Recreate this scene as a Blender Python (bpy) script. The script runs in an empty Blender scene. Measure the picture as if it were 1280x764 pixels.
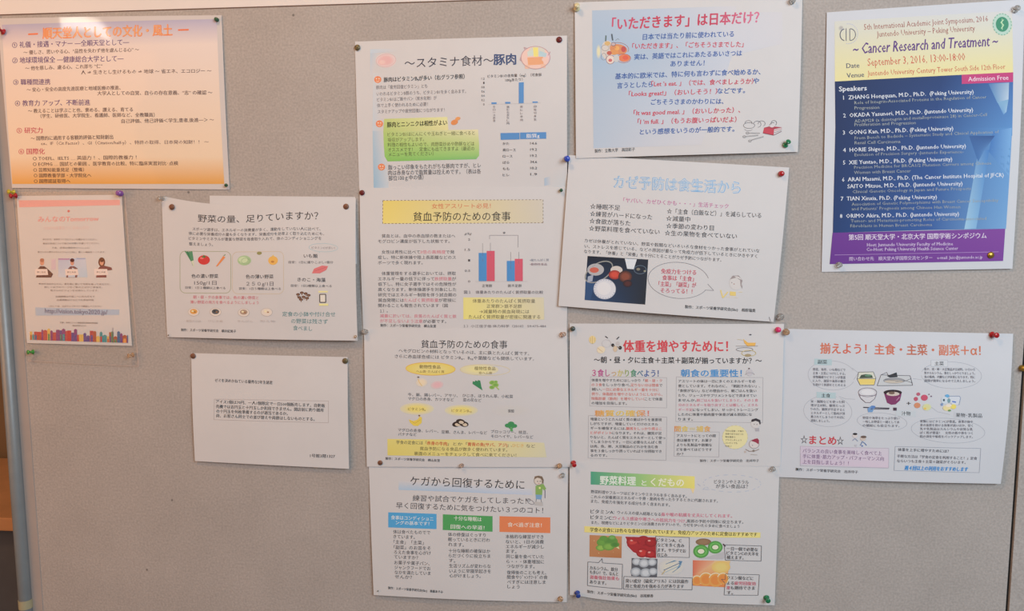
import bpy, bmesh, math, random
from mathutils import Matrix, Vector
random.seed(7)
S = bpy.context.scene
COL = S.collection
# ---------------------------------------------------------------- camera, world, lights, exposure
# The notice board is the plane Y = 0 (seen from -Y). "Board space" = (x right, y up, z out of the board).
F, PITCH, YAW, ROLL, DIST, EYE = 985.74, -0.10927116, 0.09965444, -0.00291455, 1.132846, 1.40
cp, sp, cy_, sy_, cr, sr = math.cos(PITCH), math.sin(PITCH), math.cos(YAW), math.sin(YAW), math.cos(ROLL), math.sin(ROLL)
RX = Matrix(((1, 0, 0), (0, cp, -sp), (0, sp, cp)))
RY = Matrix(((cy_, 0, sy_), (0, 1, 0), (-sy_, 0, cy_)))
RZ = Matrix(((cr, -sr, 0), (sr, cr, 0), (0, 0, 1)))
RM = RY @ RX @ RZ
B2W = Matrix(((1, 0, 0), (0, 0, -1), (0, 1, 0)))
def W(x, y, z): return Vector((x, -z, y + EYE))
cam_d = bpy.data.cameras.new('camera'); cam = bpy.data.objects.new('camera', cam_d); COL.objects.link(cam)
cam_d.sensor_width = 36; cam_d.lens = F / 1280 * 36; cam_d.clip_start = .01; cam_d.clip_end = 50
cam.matrix_world = Matrix.Translation(W(0, 0, DIST)) @ (B2W @ RM).to_4x4()
S.camera = cam
world = bpy.data.worlds.new('world'); S.world = world; world.use_nodes = True
bg = world.node_tree.nodes['Background']; bg.inputs[0].default_value = (.97, .97, 1.0, 1); bg.inputs[1].default_value = .16
def area(name, loc, target, sx, sy, power, col):
    l = bpy.data.lights.new(name, 'AREA'); l.shape = 'RECTANGLE'; l.size = sx; l.size_y = sy; l.energy = power; l.color = col
    o = bpy.data.objects.new(name, l); COL.objects.link(o)
    a, b = W(*loc), W(*target); o.location = a
    o.rotation_euler = (b - a).to_track_quat('-Z', 'Y').to_euler(); return o
area('warm_downlight', (-.70, 1.32, 1.1), (-.38, .05, 0), .28, .28, 10.8, (1.0, .58, .27))
area('warm_fill_left', (-1.75, .1, 1.1), (-.9, -.2, 0), .9, 1.0, 8.6, (1.0, .38, .08))  # added fill, no fixture behind it: warms the left side of the board
area('ceiling_lamp', (-2.775, 1.15, 2.945), (-.5, 0, 0), .28, .07, 2.6, (1.0, .90, .78))
area('cool_fill_right', (1.2, .7, 1.9), (.3, -.05, 0), 1.3, 1.0, 40, (.81, .92, 1.0))  # added cool fill from right front, not an actual window
vs = S.view_settings; vs.view_transform = 'Standard'; vs.look = 'None'; vs.exposure = -0.02; vs.gamma = 1; vs.use_curve_mapping = False
# ---------------------------------------------------------------- helpers
def lin(v):
    v /= 255.0
    return v / 12.92 if v <= .04045 else ((v + .055) / 1.055) ** 2.4
def RGB(r, g, b, k=1.0): return (min(lin(r) * k, .95), min(lin(g) * k, .95), min(lin(b) * k, .95), 1)
def C(r, g, b):                                  # ink colour on paper
    c = RGB(r, g, b, 1.17); y = .3 * c[0] + .6 * c[1] + .1 * c[2]
    return tuple(v * .86 + y * .14 for v in c[:3]) + (1,)
def tag(o, label=None, cat=None, group=None, kind=None):
    if label: o['label'] = label
    if cat: o['category'] = cat
    if group: o['group'] = group
    if kind: o['kind'] = kind
    return o
def obj(name, me, mat=None, parent=None):
    if isinstance(me, bmesh.types.BMesh):
        bm = me; me = bpy.data.meshes.new(name); bm.to_mesh(me); bm.free()
    o = bpy.data.objects.new(name, me); COL.objects.link(o)
    if mat and not me.materials: me.materials.append(mat)
    if parent: o.parent = parent
    return o
def empty(name, loc):
    o = bpy.data.objects.new(name, None); o.empty_display_size = .02; o.location = loc; COL.objects.link(o); return o
def mat(name, col, rough=.6, metal=0, coat=0, spec=.5, trans=0, ior=1.45, bump=0, bscale=400, mottle=0, mscale=20, col2=None, coat_rough=.08, speck=False):
    m = bpy.data.materials.new(name); m.use_nodes = True; nt = m.node_tree; p = nt.nodes['Principled BSDF']
    p.inputs['Base Color'].default_value = col; p.inputs['Roughness'].default_value = rough; p.inputs['Metallic'].default_value = metal
    p.inputs['Coat Weight'].default_value = coat; p.inputs['Coat Roughness'].default_value = coat_rough
    p.inputs['Specular IOR Level'].default_value = spec; p.inputs['Transmission Weight'].default_value = trans; p.inputs['IOR'].default_value = ior
    tc = nt.nodes.new('ShaderNodeTexCoord')
    if mottle:
        n = nt.nodes.new('ShaderNodeTexNoise'); n.inputs['Scale'].default_value = mscale; n.inputs['Detail'].default_value = 6; n.inputs['Roughness'].default_value = .65
        nt.links.new(tc.outputs['Object'], n.inputs['Vector'])
        r = nt.nodes.new('ShaderNodeValToRGB'); r.color_ramp.elements[0].position = .35; r.color_ramp.elements[1].position = .65
        r.color_ramp.elements[0].color = col; r.color_ramp.elements[1].color = col2 or tuple(min(1, c * (1 + mottle)) for c in col[:3]) + (1,)
        nt.links.new(n.outputs['Fac'], r.inputs['Fac']); out = r.outputs['Color']
        if speck:   # fine fabric fleck, and sparse dark pin holes
            f = nt.nodes.new('ShaderNodeTexNoise'); f.inputs['Scale'].default_value = 330; f.inputs['Detail'].default_value = 2
            nt.links.new(tc.outputs['Object'], f.inputs['Vector'])
            fr = nt.nodes.new('ShaderNodeMapRange'); fr.inputs[1].default_value = .3; fr.inputs[2].default_value = .7; fr.inputs[3].default_value = .88; fr.inputs[4].default_value = 1.1
            nt.links.new(f.outputs['Fac'], fr.inputs[0])
            v = nt.nodes.new('ShaderNodeTexVoronoi'); v.inputs['Scale'].default_value = 13
            nt.links.new(tc.outputs['Object'], v.inputs['Vector'])
            vr = nt.nodes.new('ShaderNodeMapRange'); vr.inputs[1].default_value = .018; vr.inputs[2].default_value = .03; vr.inputs[3].default_value = .5; vr.inputs[4].default_value = 1
            nt.links.new(v.outputs['Distance'], vr.inputs[0])
            mu = nt.nodes.new('ShaderNodeMath'); mu.operation = 'MULTIPLY'; nt.links.new(fr.outputs[0], mu.inputs[0]); nt.links.new(vr.outputs[0], mu.inputs[1])
            vm = nt.nodes.new('ShaderNodeVectorMath'); vm.operation = 'SCALE'; nt.links.new(out, vm.inputs[0]); nt.links.new(mu.outputs[0], vm.inputs['Scale']); out = vm.outputs[0]
        nt.links.new(out, p.inputs['Base Color'])
    if bump:
        n = nt.nodes.new('ShaderNodeTexNoise'); n.inputs['Scale'].default_value = bscale; n.inputs['Detail'].default_value = 3
        nt.links.new(tc.outputs['Object'], n.inputs['Vector'])
        b = nt.nodes.new('ShaderNodeBump'); b.inputs['Strength'].default_value = bump; b.inputs['Distance'].default_value = .001
        nt.links.new(n.outputs['Fac'], b.inputs['Height']); nt.links.new(b.outputs['Normal'], p.inputs['Normal'])
    return m
M = {}
M['board'] = mat('beige_fabric_board', (.44, .402, .377, 1), .85, mottle=.10, mscale=9, bump=.35, bscale=260, spec=.2, speck=True)
M['rail'] = mat('cream_painted_rail', (.80, .76, .74, 1), .4, mottle=.04, mscale=5, bump=.05, bscale=120)
M['post'] = mat('blue_grey_tube', (.26, .285, .30, 1), .42, metal=.25, mottle=.1, mscale=30, bump=.1, bscale=200)
M['rubber'] = mat('black_seal', (.02, .018, .018, 1), .6)
M['strip'] = mat('beige_edge_strip', (.40, .355, .335, 1), .7, mottle=.08, mscale=9, bump=.2, bscale=260, spec=.2)
M['gap'] = mat('brown_joint', (.17, .105, .075, 1), .8)
M['wallp'] = mat('brown_wall', (.26, .17, .09, 1), .8, mottle=.1, mscale=4)
M['floor'] = mat('grey_floor', (.2, .2, .2, 1), .5, mottle=.15, mscale=12)
M['wood'] = mat('orange_wood', (.62, .30, .13, 1), .45, mottle=.2, mscale=8)
M['dark'] = mat('dark_metal', (.11, .11, .12, 1), .5, mottle=.1, mscale=20)
def paper_mat(name, col, coat=0, rough=.75):
    return mat(name, col, rough, spec=.25, coat=coat, bump=.12, bscale=45 if coat else 30, mottle=.03, mscale=14, coat_rough=.05)
M['paper'] = paper_mat('white_paper', (.70, .695, .705, 1))
M['paper_cool'] = paper_mat('bright_white_paper', (.675, .695, .74, 1))
M['lampaper'] = paper_mat('laminated_paper', (.67, .64, .64, 1), coat=.3)
def print_mat(name, coat=0):
    m = bpy.data.materials.new(name); m.use_nodes = True; nt = m.node_tree; p = nt.nodes['Principled BSDF']
    a = nt.nodes.new('ShaderNodeVertexColor'); a.layer_name = 'ink'
    n = nt.nodes.new('ShaderNodeTexNoise'); n.inputs['Scale'].default_value = 250
    r = nt.nodes.new('ShaderNodeMapRange'); r.inputs[3].default_value = .96; r.inputs[4].default_value = 1.03
    v = nt.nodes.new('ShaderNodeVectorMath'); v.operation = 'SCALE'
    nt.links.new(n.outputs['Fac'], r.inputs[0]); nt.links.new(a.outputs['Color'], v.inputs[0]); nt.links.new(r.outputs[0], v.inputs['Scale'])
    nt.links.new(v.outputs[0], p.inputs['Base Color'])
    p.inputs['Roughness'].default_value = .6; p.inputs['Specular IOR Level'].default_value = .25
    p.inputs['Coat Weight'].default_value = coat; p.inputs['Coat Roughness'].default_value = .05
    return m
M['ink'] = print_mat('printed_ink'); M['lamink'] = print_mat('laminated_ink', .3)
def film_mat():
    m = bpy.data.materials.new('clear_film'); m.use_nodes = True; nt = m.node_tree; nt.nodes.clear()
    o = nt.nodes.new('ShaderNodeOutputMaterial'); mx = nt.nodes.new('ShaderNodeMixShader'); t = nt.nodes.new('ShaderNodeBsdfTransparent'); g = nt.nodes.new('ShaderNodeBsdfGlossy')
    t.inputs[0].default_value = (.99, .99, .985, 1); g.inputs['Roughness'].default_value = .15; mx.inputs[0].default_value = .04
    n = nt.nodes.new('ShaderNodeTexNoise'); n.inputs['Scale'].default_value = 14; b = nt.nodes.new('ShaderNodeBump'); b.inputs['Strength'].default_value = .2
    nt.links.new(n.outputs['Fac'], b.inputs['Height']); nt.links.new(b.outputs['Normal'], g.inputs['Normal'])
    nt.links.new(t.outputs[0], mx.inputs[1]); nt.links.new(g.outputs[0], mx.inputs[2]); nt.links.new(mx.outputs[0], o.inputs['Surface']); return m
M['film'] = film_mat()
def box(bm, x0, x1, y0, y1, z0, z1, bevel=0):
    vs_ = [bm.verts.new(W(x, y, z)) for x in (x0, x1) for y in (y0, y1) for z in (z0, z1)]
    for f in ((0, 1, 3, 2), (4, 6, 7, 5), (0, 4, 5, 1), (2, 3, 7, 6), (0, 2, 6, 4), (1, 5, 7, 3)):
        bm.faces.new([vs_[i] for i in f])
    bmesh.ops.recalc_face_normals(bm, faces=bm.faces)
    if bevel: bmesh.ops.bevel(bm, geom=list(bm.edges), offset=bevel, segments=2, affect='EDGES', profile=.7)
    return bm
def nb(*a, **k): return box(bmesh.new(), *a, **k)
def back(px, py, z=0.0):
    """point on the plane z of the board under a measured picture point"""
    d = RM @ Vector(((px - 640) / F, -(py - 382) / F, -1)); t = (z - DIST) / d.z
    return (d.x * t, d.y * t)
# ---------------------------------------------------------------- the setting: partition with two notice boards
XP = back(29.5, 590, 0)[0]                      # right side of the tube post
XS = back(1270, 600)[0]                         # seam between the boards
YT = .5 * (back(0, 16.5)[1] + back(690, 1.0)[1])  # underside of the top rail
bb = empty('bulletin_board', W(.0, -.8, -.02)); bb['label'] = 'large beige fabric bulletin board carrying all the pinned sheets'; bb['category'] = 'bulletin board'
def part_of(root, name, me, m): 
    o = obj(name, me, m); o.parent = root; o.matrix_parent_inverse = Matrix.Translation(-root.location); return o
part_of(bb, 'fabric_panel', nb(XP - .004, XS - .0018, -.80, YT + .01, -.025, 0, bevel=.0012), M['board'])
part_of(bb, 'top_rail', nb(XP - .03, XS - .0018, YT + .0012, YT + .12, -.03, .0006, bevel=.0004), M['rail'])
part_of(bb, 'edge_strip', nb(XP - .003, XP + .017, -.80, YT - .001, -.004, .0009, bevel=.0004), M['strip'])
part_of(bb, 'shadow_gap', nb(XP, XS - .003, YT - .0003, YT + .0014, -.02, .0002), M['gap'])
part_of(bb, 'bottom_rail', nb(XP - .004, XS - .0018, -.86, -.80, -.03, .006, bevel=.0015), M['rail'])
b2 = empty('bulletin_board', W(XS + .5, -.8, -.02)); b2['label'] = 'second beige bulletin board beyond the dark seam at the right edge'; b2['category'] = 'bulletin board'
part_of(b2, 'fabric_panel', nb(XS + .0022, XS + 1.2, -.80, YT + .01, -.025, .001, bevel=.0012), M['board'])
part_of(b2, 'top_rail', nb(XS + .0018, XS + 1.2, YT + .0012, YT + .12, -.03, .006, bevel=.0015), M['rail'])
part_of(b2, 'seal_strip', nb(XS - .0016, XS + .002, -.80, YT, -.024, -.004), M['rubber'])
part_of(b2, 'bottom_rail', nb(XS + .0018, XS + 1.2, -.86, -.80, -.03, .006, bevel=.0015), M['rail'])
RP = .0098
bm = bmesh.new()
bmesh.ops.create_cone(bm, cap_ends=True, segments=40, radius1=RP, radius2=RP, depth=1.95)
bmesh.ops.translate(bm, verts=bm.verts, vec=W(XP - RP, -1.40 + .975, .004))
for f in bm.faces: f.smooth = len(f.verts) == 4
post = tag(obj('partition_post', bm, M['post']), 'blue-grey round metal post along the left side of the board', 'post')
bm = bmesh.new()
bmesh.ops.create_cone(bm, cap_ends=True, segments=40, radius1=RP + .0006, radius2=RP + .0006, depth=.014)
bmesh.ops.translate(bm, verts=bm.verts, vec=W(XP - RP, back(38, 753)[1], .004))
tape = obj('tape', bm, mat('yellowed_tape', (.42, .38, .24, 1), .4), post); tape['label'] = 'yellowed tape band low on the post'
tag(obj('base_foot', nb(XP - RP - .03, XP - RP + .03, -1.40, -1.385, -.16, .17, bevel=.004), M['dark'], post))
tag(obj('floor', nb(-3, 3, -1.42, -1.40, -1.0, 3.5), M['floor']), kind='structure')
tag(obj('wall_back', nb(-3, 3, -1.40, 1.4, -.92, -.86), M['wallp']), kind='structure')
tb = empty('table', W(-1.6, -1.40, -.62)); tag(tb, 'orange-brown wooden table behind the post at lower left', 'table')
part_of(tb, 'table_top', nb(-2.0, -.93, -.68, -.65, -.83, -.42, bevel=.003), M['wood'])
part_of(tb, 'side_panel', nb(-1.96, -.97, -1.40, -.68, -.80, -.46, bevel=.002), M['dark'])
# ---------------------------------------------------------------- paper sheets
def homog(src, dst):
    """8 dof homography from four point pairs (plain gaussian elimination)"""
    A = []
    for (x, y), (u, v) in zip(src, dst):
        A.append([x, y, 1, 0, 0, 0, -u * x, -u * y, u]); A.append([0, 0, 0, x, y, 1, -v * x, -v * y, v])
    n = 8
    for i in range(n):
        k = max(range(i, n), key=lambda r: abs(A[r][i])); A[i], A[k] = A[k], A[i]
        p = A[i][i]; A[i] = [a / p for a in A[i]]
        for r in range(n):
            if r != i and A[r][i]: f = A[r][i]; A[r] = [a - f * b for a, b in zip(A[r], A[i])]
    h = [A[i][8] for i in range(n)] + [1]
    def f(x, y):
        w = h[6] * x + h[7] * y + h[8]
        return ((h[0] * x + h[1] * y + h[2]) / w, (h[3] * x + h[4] * y + h[5]) / w)
    return f
TEXT_CACHE = {}
def glyphs(body, bold, shear):
    key = (body, bold, shear)
    if key in TEXT_CACHE: return TEXT_CACHE[key]
    c = bpy.data.curves.new('t', 'FONT'); c.body = body; c.resolution_u = 2 if len(body) < 30 else 1; c.offset = bold; c.shear = shear; c.fill_mode = 'FRONT'
    o = bpy.data.objects.new('t', c); COL.objects.link(o)
    dg = bpy.context.evaluated_depsgraph_get(); me = bpy.data.meshes.new_from_object(o.evaluated_get(dg))
    vs_ = [(v.co.x, v.co.y) for v in me.vertices]; fs = [tuple(p.vertices) for p in me.polygons]
    bpy.data.objects.remove(o); bpy.data.curves.remove(c); bpy.data.meshes.remove(me)
    TEXT_CACHE[key] = (vs_, fs); return vs_, fs
class Sheet:
    """quad: picture corners TL TR BR BL; zc: corner heights (mm) above the board; bulge: top, bottom, left, right, middle (mm)"""
    def __init__(s, name, label, quad, zc, bulge=(0, 0, 0, 0, 0), m='paper', ink='ink', dip=None, category='paper sheet', group=None, wob=0.0, lift=None):
        s.quad, s.zc, s.b, s.dip, s.wob = quad, [z / 1000 for z in zc], [b / 1000 for b in bulge], dip or [], wob / 1000
        s.ph = random.random() * 6
        s.lift = lift
        s.px2uv = homog(quad, ((0, 1), (1, 1), (1, 0), (0, 0)))
        s.uv2b = homog(((0, 1), (1, 1), (1, 0), (0, 0)), [back(p[0], p[1], z) for p, z in zip(quad, s.zc)])
        NX, NY = 44, 34
        bm = bmesh.new(); grids = []
        for th in ((0,) if m == 'film' else (0, -.00016)):
            g = [[bm.verts.new(s.P(i / NX, j / NY, th)) for i in range(NX + 1)] for j in range(NY + 1)]; grids.append(g)
            for j in range(NY):
                for i in range(NX):
                    q = (g[j][i], g[j][i + 1], g[j + 1][i + 1], g[j + 1][i]); bm.faces.new(q if th == 0 else q[::-1]).smooth = True
        if m != 'film':                          # the cut edge, flat shaded
            rim = [(i, 0) for i in range(NX)] + [(NX, j) for j in range(NY)] + [(i, NY) for i in range(NX, 0, -1)] + [(0, j) for j in range(NY, 0, -1)]
            ra = [bm.verts.new(grids[0][j][i].co) for i, j in rim]; rb = [bm.verts.new(grids[1][j][i].co) for i, j in rim]
            for k in range(len(rim)): n_ = (k + 1) % len(rim); bm.faces.new((ra[k], rb[k], rb[n_], ra[n_]))
        s.o = obj(name, bm, M[m]); tag(s.o, label, category, group)
        s.ink = M[ink]; s.parts = []; s.seq = 0; s.Z(0, 0, 1); s.cur = None
    def P(s, u, v, off=0.0):
        for (u0, u1, amp, edge) in s.dip:      # amp in board metres; edge 1 = top, 0 = bottom
            pass
        x, y = s.uv2b(u, v)
        for (u0, u1, amp, edge) in s.dip:
            if u0 < u < u1:
                w = (v if edge else 1 - v)
                if w > 0: y -= amp * math.sin(math.pi * (u - u0) / (u1 - u0)) * w ** 5
        cu, cv = min(max(u, 0), 1), min(max(v, 0), 1)
        a, b, c, d = s.zc
        z = (a * (1 - cu) + b * cu) * cv + (d * (1 - cu) + c * cu) * (1 - cv)
        T, Bm, L, R_, Mi = s.b; su, sv = math.sin(math.pi * cu), math.sin(math.pi * cv)
        z += T * su * cv ** 2 + Bm * su * (1 - cv) ** 2 + L * sv * (1 - cu) ** 2 + R_ * sv * cu ** 2 + Mi * su * sv
        z += s.wob * math.sin(7 * cu + s.ph) * math.sin(5 * cv + s.ph * 1.7) * su * sv
        if s.lift:                               # a corner that curls up: (u, v, radius, mm)
            for (lu, lv, rad, mm) in s.lift:
                q = math.hypot((cu - lu), (cv - lv) * .7) / rad
                if q < 1: z += mm / 1000 * (1 - q) ** 2
        return W(x, y, max(z, .0003) + off)
    def Z(s, ox, oy, k): s.tf = (ox, oy, k); return s
    def part(s, name, label=None):
        s.cur = {'name': name, 'label': label, 'ops': []}; s.parts.append(s.cur); return s
    def _add(s, pts, faces, cols, lay):
        ox, oy, k = s.tf; off = .00010 + lay; px = [(ox + x / k, oy + y / k) for x, y in pts]
        bb_ = (min(p[0] for p in px) - s.M, max(p[0] for p in px) + s.M, min(p[1] for p in px) - s.M, max(p[1] for p in px) + s.M)
        s.cur['ops'].append(([s.P(*s.px2uv(*p), off) for p in px], faces, cols, bb_))
    M = 1.5                                      # prints of one part closer than this (picture pixels, each side) form one piece
    def _lay(s): s.seq += 1; return min(s.seq, 150) * .0000035
    def rect(s, x0, y0, x1, y1, col, n=(10, 8), skew=0, col2=None, col3=None, col4=None):
        """col TL, col2 TR, col3 BR, col4 BL; y shifts by skew from left to right"""
        return s.quadp((x0, y0), (x1, y0 + skew), (x1, y1 + skew), (x0, y1), col, n, col2, col3, col4)
    def quadp(s, a, b, c, d, col, n=(10, 8), col2=None, col3=None, col4=None):
        col2 = col2 or col; col4 = col4 or col; col3 = col3 or col2
        pts, cols, fs = [], [], []; nx, ny = n
        for j in range(ny + 1):
            for i in range(nx + 1):
                u, v = i / nx, j / ny
                w4 = ((1 - u) * (1 - v), u * (1 - v), u * v, (1 - u) * v)
                pts.append(tuple(sum(w * q[k] for w, q in zip(w4, (a, b, c, d))) for k in (0, 1)))
                cols.append(tuple(sum(w * q[k] for w, q in zip(w4, (col, col2, col3, col4))) for k in range(4)))
        for j in range(ny):
            for i in range(nx): q = j * (nx + 1) + i; fs.append((q, q + 1, q + nx + 2, q + nx + 1))
        s._add(pts, fs, cols, s._lay()); return s
    def poly(s, pts, col):
        s._add(list(pts), [tuple(range(len(pts)))], [col] * len(pts), s._lay()); return s
    def ell(s, cx, cy, rx, ry, col, edge=None, rot=0, n=28):
        """filled ellipse; with an edge colour the ink fades to it"""
        ca, sa = math.cos(math.radians(rot)), math.sin(math.radians(rot)); pts = [(cx, cy)]; cols = [col]; fs = []
        rings = (.45, .75, 1.0) if edge else (1.0,)
        for r in rings:
            k = max(0, (r - .45) / .55) if edge else 0
            for i in range(n):
                a = 2 * math.pi * i / n; x, y = rx * r * math.cos(a), ry * r * math.sin(a)
                pts.append((cx + x * ca - y * sa, cy + x * sa + y * ca))
                cols.append(tuple(p * (1 - k) + q * k for p, q in zip(col, edge)) if edge else col)
        for i in range(n): fs.append((0, 1 + i, 1 + (i + 1) % n))
        for r in range(len(rings) - 1):
            for i in range(n): a0 = 1 + r * n; fs.append((a0 + i, a0 + n + i, a0 + n + (i + 1) % n, a0 + (i + 1) % n))
        s._add(pts, fs, cols, s._lay()); return s
    def line(s, pts, w, col, closed=False, dash=0):
        """w in picture pixels"""
        k = s.tf[2]; w = w * k / 2; P = list(pts) + ([pts[0]] if closed else [])
        vv, fs = [], []
        for (a, b) in zip(P, P[1:]):
            L = math.hypot(b[0] - a[0], b[1] - a[1])
            if L < 1e-6: continue
            nx, ny = -(b[1] - a[1]) / L * w, (b[0] - a[0]) / L * w
            m = max(1, int(L / (dash * k if dash else 9 * k)))
            for i in range(m):
                if dash and i % 2: continue
                p = [(a[j] + (b[j] - a[j]) * i / m) for j in (0, 1)]; q = [(a[j] + (b[j] - a[j]) * (i + 1) / m) for j in (0, 1)]
                n0 = len(vv); vv += [(p[0] + nx, p[1] + ny), (q[0] + nx, q[1] + ny), (q[0] - nx, q[1] - ny), (p[0] - nx, p[1] - ny)]; fs.append((n0, n0 + 1, n0 + 2, n0 + 3))
        s._add(vv, fs, [col] * len(vv), s._lay()); return s
    def oval(s, cx, cy, rx, ry, w, col, rot=0, a0=0, a1=360, dash=0):
        ca, sa = math.cos(math.radians(rot)), math.sin(math.radians(rot)); n = 40; pts = []
        for i in range(n + 1):
            a = math.radians(a0 + (a1 - a0) * i / n); x, y = rx * math.cos(a), ry * math.sin(a); pts.append((cx + x * ca - y * sa, cy + x * sa + y * ca))
        if dash: 
            for i in range(0, n, 2): s.line(pts[i:i + 2], w, col)
            return s
        return s.line(pts, w, col)
    def frame(s, x0, y0, x1, y1, w, col, skew=0, dash=0): return s.line([(x0, y0), (x1, y0 + skew), (x1, y1 + skew), (x0, y1)], w, col, True, dash)
    def t(s, body, x0, y0, x1, y1, h, col, bold=.004, shear=0):
        """one line of print: centre line from (x0,y0) to (x1,y1), character height h"""
        vs_, fs = glyphs(body, 0, shear)
        if not vs_: return s
        sh = [(0, 0)]
        if bold > .0045:                         # heavier strokes: the same letter struck again a little aside
            k = bold * .9; sh = [(-k, 0), (k, 0)] + ([(0, k * .8), (0, -k * .8)] if bold > .018 else [])
        a = min(v[0] for v in vs_); b = max(v[0] for v in vs_); L = math.hypot(x1 - x0, y1 - y0); dx, dy = (x1 - x0) / L, (y1 - y0) / L
        base = s._lay() + .00009
        for m, (ex, ey) in enumerate(sh):
            pts, cols = [], []
            for (gx, gy) in vs_:
                q = (gx - a) / (b - a); al = q * L + ex * h; up = (gy + ey - .37) * h
                pts.append((x0 + dx * al + dy * up, y0 + dy * al - dx * up))
                if isinstance(col, list):
                    f = q * (len(col) - 1); i = min(int(f), len(col) - 2); f -= i
                    cols.append(tuple(p * (1 - f) + r * f for p, r in zip(col[i], col[i + 1])))
                else: cols.append(col)
            s._add(pts, fs, cols, base + m * .0000009)
        return s
    def v(s, body, x, y0, y1, h, col, **k):
        n = len(body)
        for i, ch in enumerate(body):
            y = y0 + (y1 - y0) * (i + .5) / n; s.t(ch, x - h / 2, y, x + h / 2, y, h, col, **k)
        return s
    def done(s):
        for p in s.parts:
            ops = p['ops']; cl = list(range(len(ops)))
            def root(i):
                while cl[i] != i: i = cl[i]
                return i
            for i in range(len(ops)):
                for j in range(i):
                    A, B = ops[i][3], ops[j][3]
                    if A[0] < B[1] and B[0] < A[1] and A[2] < B[3] and B[2] < A[3]: cl[root(i)] = root(j)
            groups = {}
            for i in range(len(ops)): groups.setdefault(root(i), []).append(ops[i])
            for g in groups.values():
                vv, ff, cc = [], [], []
                for v_, f_, c_, _ in g: n0 = len(vv); vv += [tuple(q) for q in v_]; ff += [tuple(n0 + i for i in f) for f in f_]; cc += c_
                me = bpy.data.meshes.new(p['name']); me.from_pydata(vv, [], ff)
                ca = me.color_attributes.new('ink', 'FLOAT_COLOR', 'POINT')
                ca.data.foreach_set('color', [x for c in cc for x in c])
                o = obj(p['name'], me, s.ink, s.o)
                if p['label'] and len(groups) == 1: o['label'] = p['label']
WH = C(206, 204, 205); K = C(52, 48, 52); DK = C(78, 72, 76); GR = C(120, 112, 116); RD = C(196, 66, 76); BL = C(52, 84, 150)
# ================================================================ the sheets, each print measured on the sheet it belongs to
# ---- culture and climate sheet (laminated, top left)
s = Sheet('laminated_poster', 'laminated sheet with orange fading bottom and numbered purple headings, top left of the board',
          ((-3, 23), (277, 19), (287, 237), (15, 235)), (1.5, 1.5, 1.2, 1.5), (2.5, .6, 1, 1.5, 3.5), 'lampaper', 'lamink', wob=1.2)
lav, mid_, ora = C(178, 176, 205), C(226, 212, 206), C(226, 160, 50)
s.part('background_tint').Z(0, 0, 1)
s.quadp((2.5, 31), (271, 24), (272.5, 55), (4.5, 62), lav, (18, 4), col2=lav, col3=mid_, col4=mid_)
s.quadp((4.5, 62), (272.5, 55), (279, 196), (13, 196), mid_, (18, 12), col3=C(232, 208, 178), col4=C(232, 208, 178))
s.quadp((13, 196), (279, 196), (280.5, 230), (15.5, 230), C(232, 208, 178), (18, 6), col3=ora, col4=ora)
s.part('heading', 'orange outlined heading').Z(0, 0, 4.243)
OR, ORL = C(236, 120, 70), C(246, 176, 110)
s.t('−', 155, 182, 205, 180, 70, OR, .03); s.t('順天堂人としての文化・風土', 232, 179, 918, 162, 66, OR, .035); s.t('順天堂人としての文化・風土', 234, 179, 916, 162, 63, ORL, -.006); s.t('−', 950, 160, 1003, 158, 70, OR, .03)
PU, PR = C(92, 62, 130), C(198, 50, 88); BK = C(92, 66, 66)
s.part('subheading', 'purple and crimson numbered lines')
s.t('① 礼儀・接遇・マナー ―全順天堂として―', 68, 240, 692, 226, 36, PU, .014)
s.t('② 地球環境保全 ―健康総合大学として―', 70, 322, 664, 313, 36, PU, .014)
s.t('③ 職種間連携', 75, 437, 275, 436, 34, PU, .014)
s.t('④ 教育力 アップ、不断前進', 84, 549, 490, 546, 34, PU, .014)
s.t('⑤ 研究力', 92, 693, 232, 692, 34, PR, .016)
s.Z(0, 100, 4.243); s.t('⑥ 国際化', 102, 380, 242, 379, 34, PR, .016)
s.part('paragraph').Z(0, 0, 4.243)
s.t('～ 優しさ、思いやる心、“品性を失わず他を慮んじる心” ～', 130, 280, 745, 266, 25, BK, .012)
s.t('～ 他を慈しみ、慮る心、これ即ち “仁”', 140, 364, 552, 353, 25, BK, .012)
s.t('人 ⇒ 生きとし生けるもの ⇒ 地球 ～ 省エネ、エコロジー ～', 440, 387, 1125, 377, 25, BK, .012)
s.t('～ 安心・安全の高度先進医療と地域医療の推進、', 148, 478, 650, 468, 25, BK, .012)
s.t('大学人としての自覚、自らの存在意義、“志” の確認 ～', 528, 498, 1130, 492, 25, BK, .012)
s.t('～ 教えることは学ぶこと也、褒める、讃える、育てる', 155, 590, 715, 583, 25, BK, .012)
s.t('（学生、研修医、大学院生、看護師、医師など、全教職員）', 222, 617, 828, 611, 24, BK, .012)
s.t('自己評価、他己評価＜学生,患者,後進―＞ ～', 655, 645, 1138, 636, 24, BK, .012)
s.t('～ 国際的に通用する客観的評価と知財創出', 168, 735, 610, 728, 25, BK, .012)
s.Z(0, 100, 4.243)
s.t('ex、IF（Cit Factor）、GI（Citation/half-y）、特許の取得、日本発の知財！！ ～', 222, 337, 1110, 329, 23, C(120, 90, 88), .008)
s.t('○ TOEFL、IELTS … 英語力 ！、国際的教養力 ！', 178, 417, 730, 411, 24, BK, .01)
s.t('○ ECFMG … 国試との範囲 、医学教育の比較、特に臨床実習対比･点検', 178, 447, 948, 442, 24, BK, .012)
s.t('○ 芸際知能重発足（整備）', 180, 478, 450, 476, 23, BK, .01)
s.t('○ 国際教養学部・大学院化へ', 182, 507, 488, 506, 23, BK, .012)
s.t('○ 国際認証取得へ', 182, 537, 375, 536, 23, BK, .012)
s.done()
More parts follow.
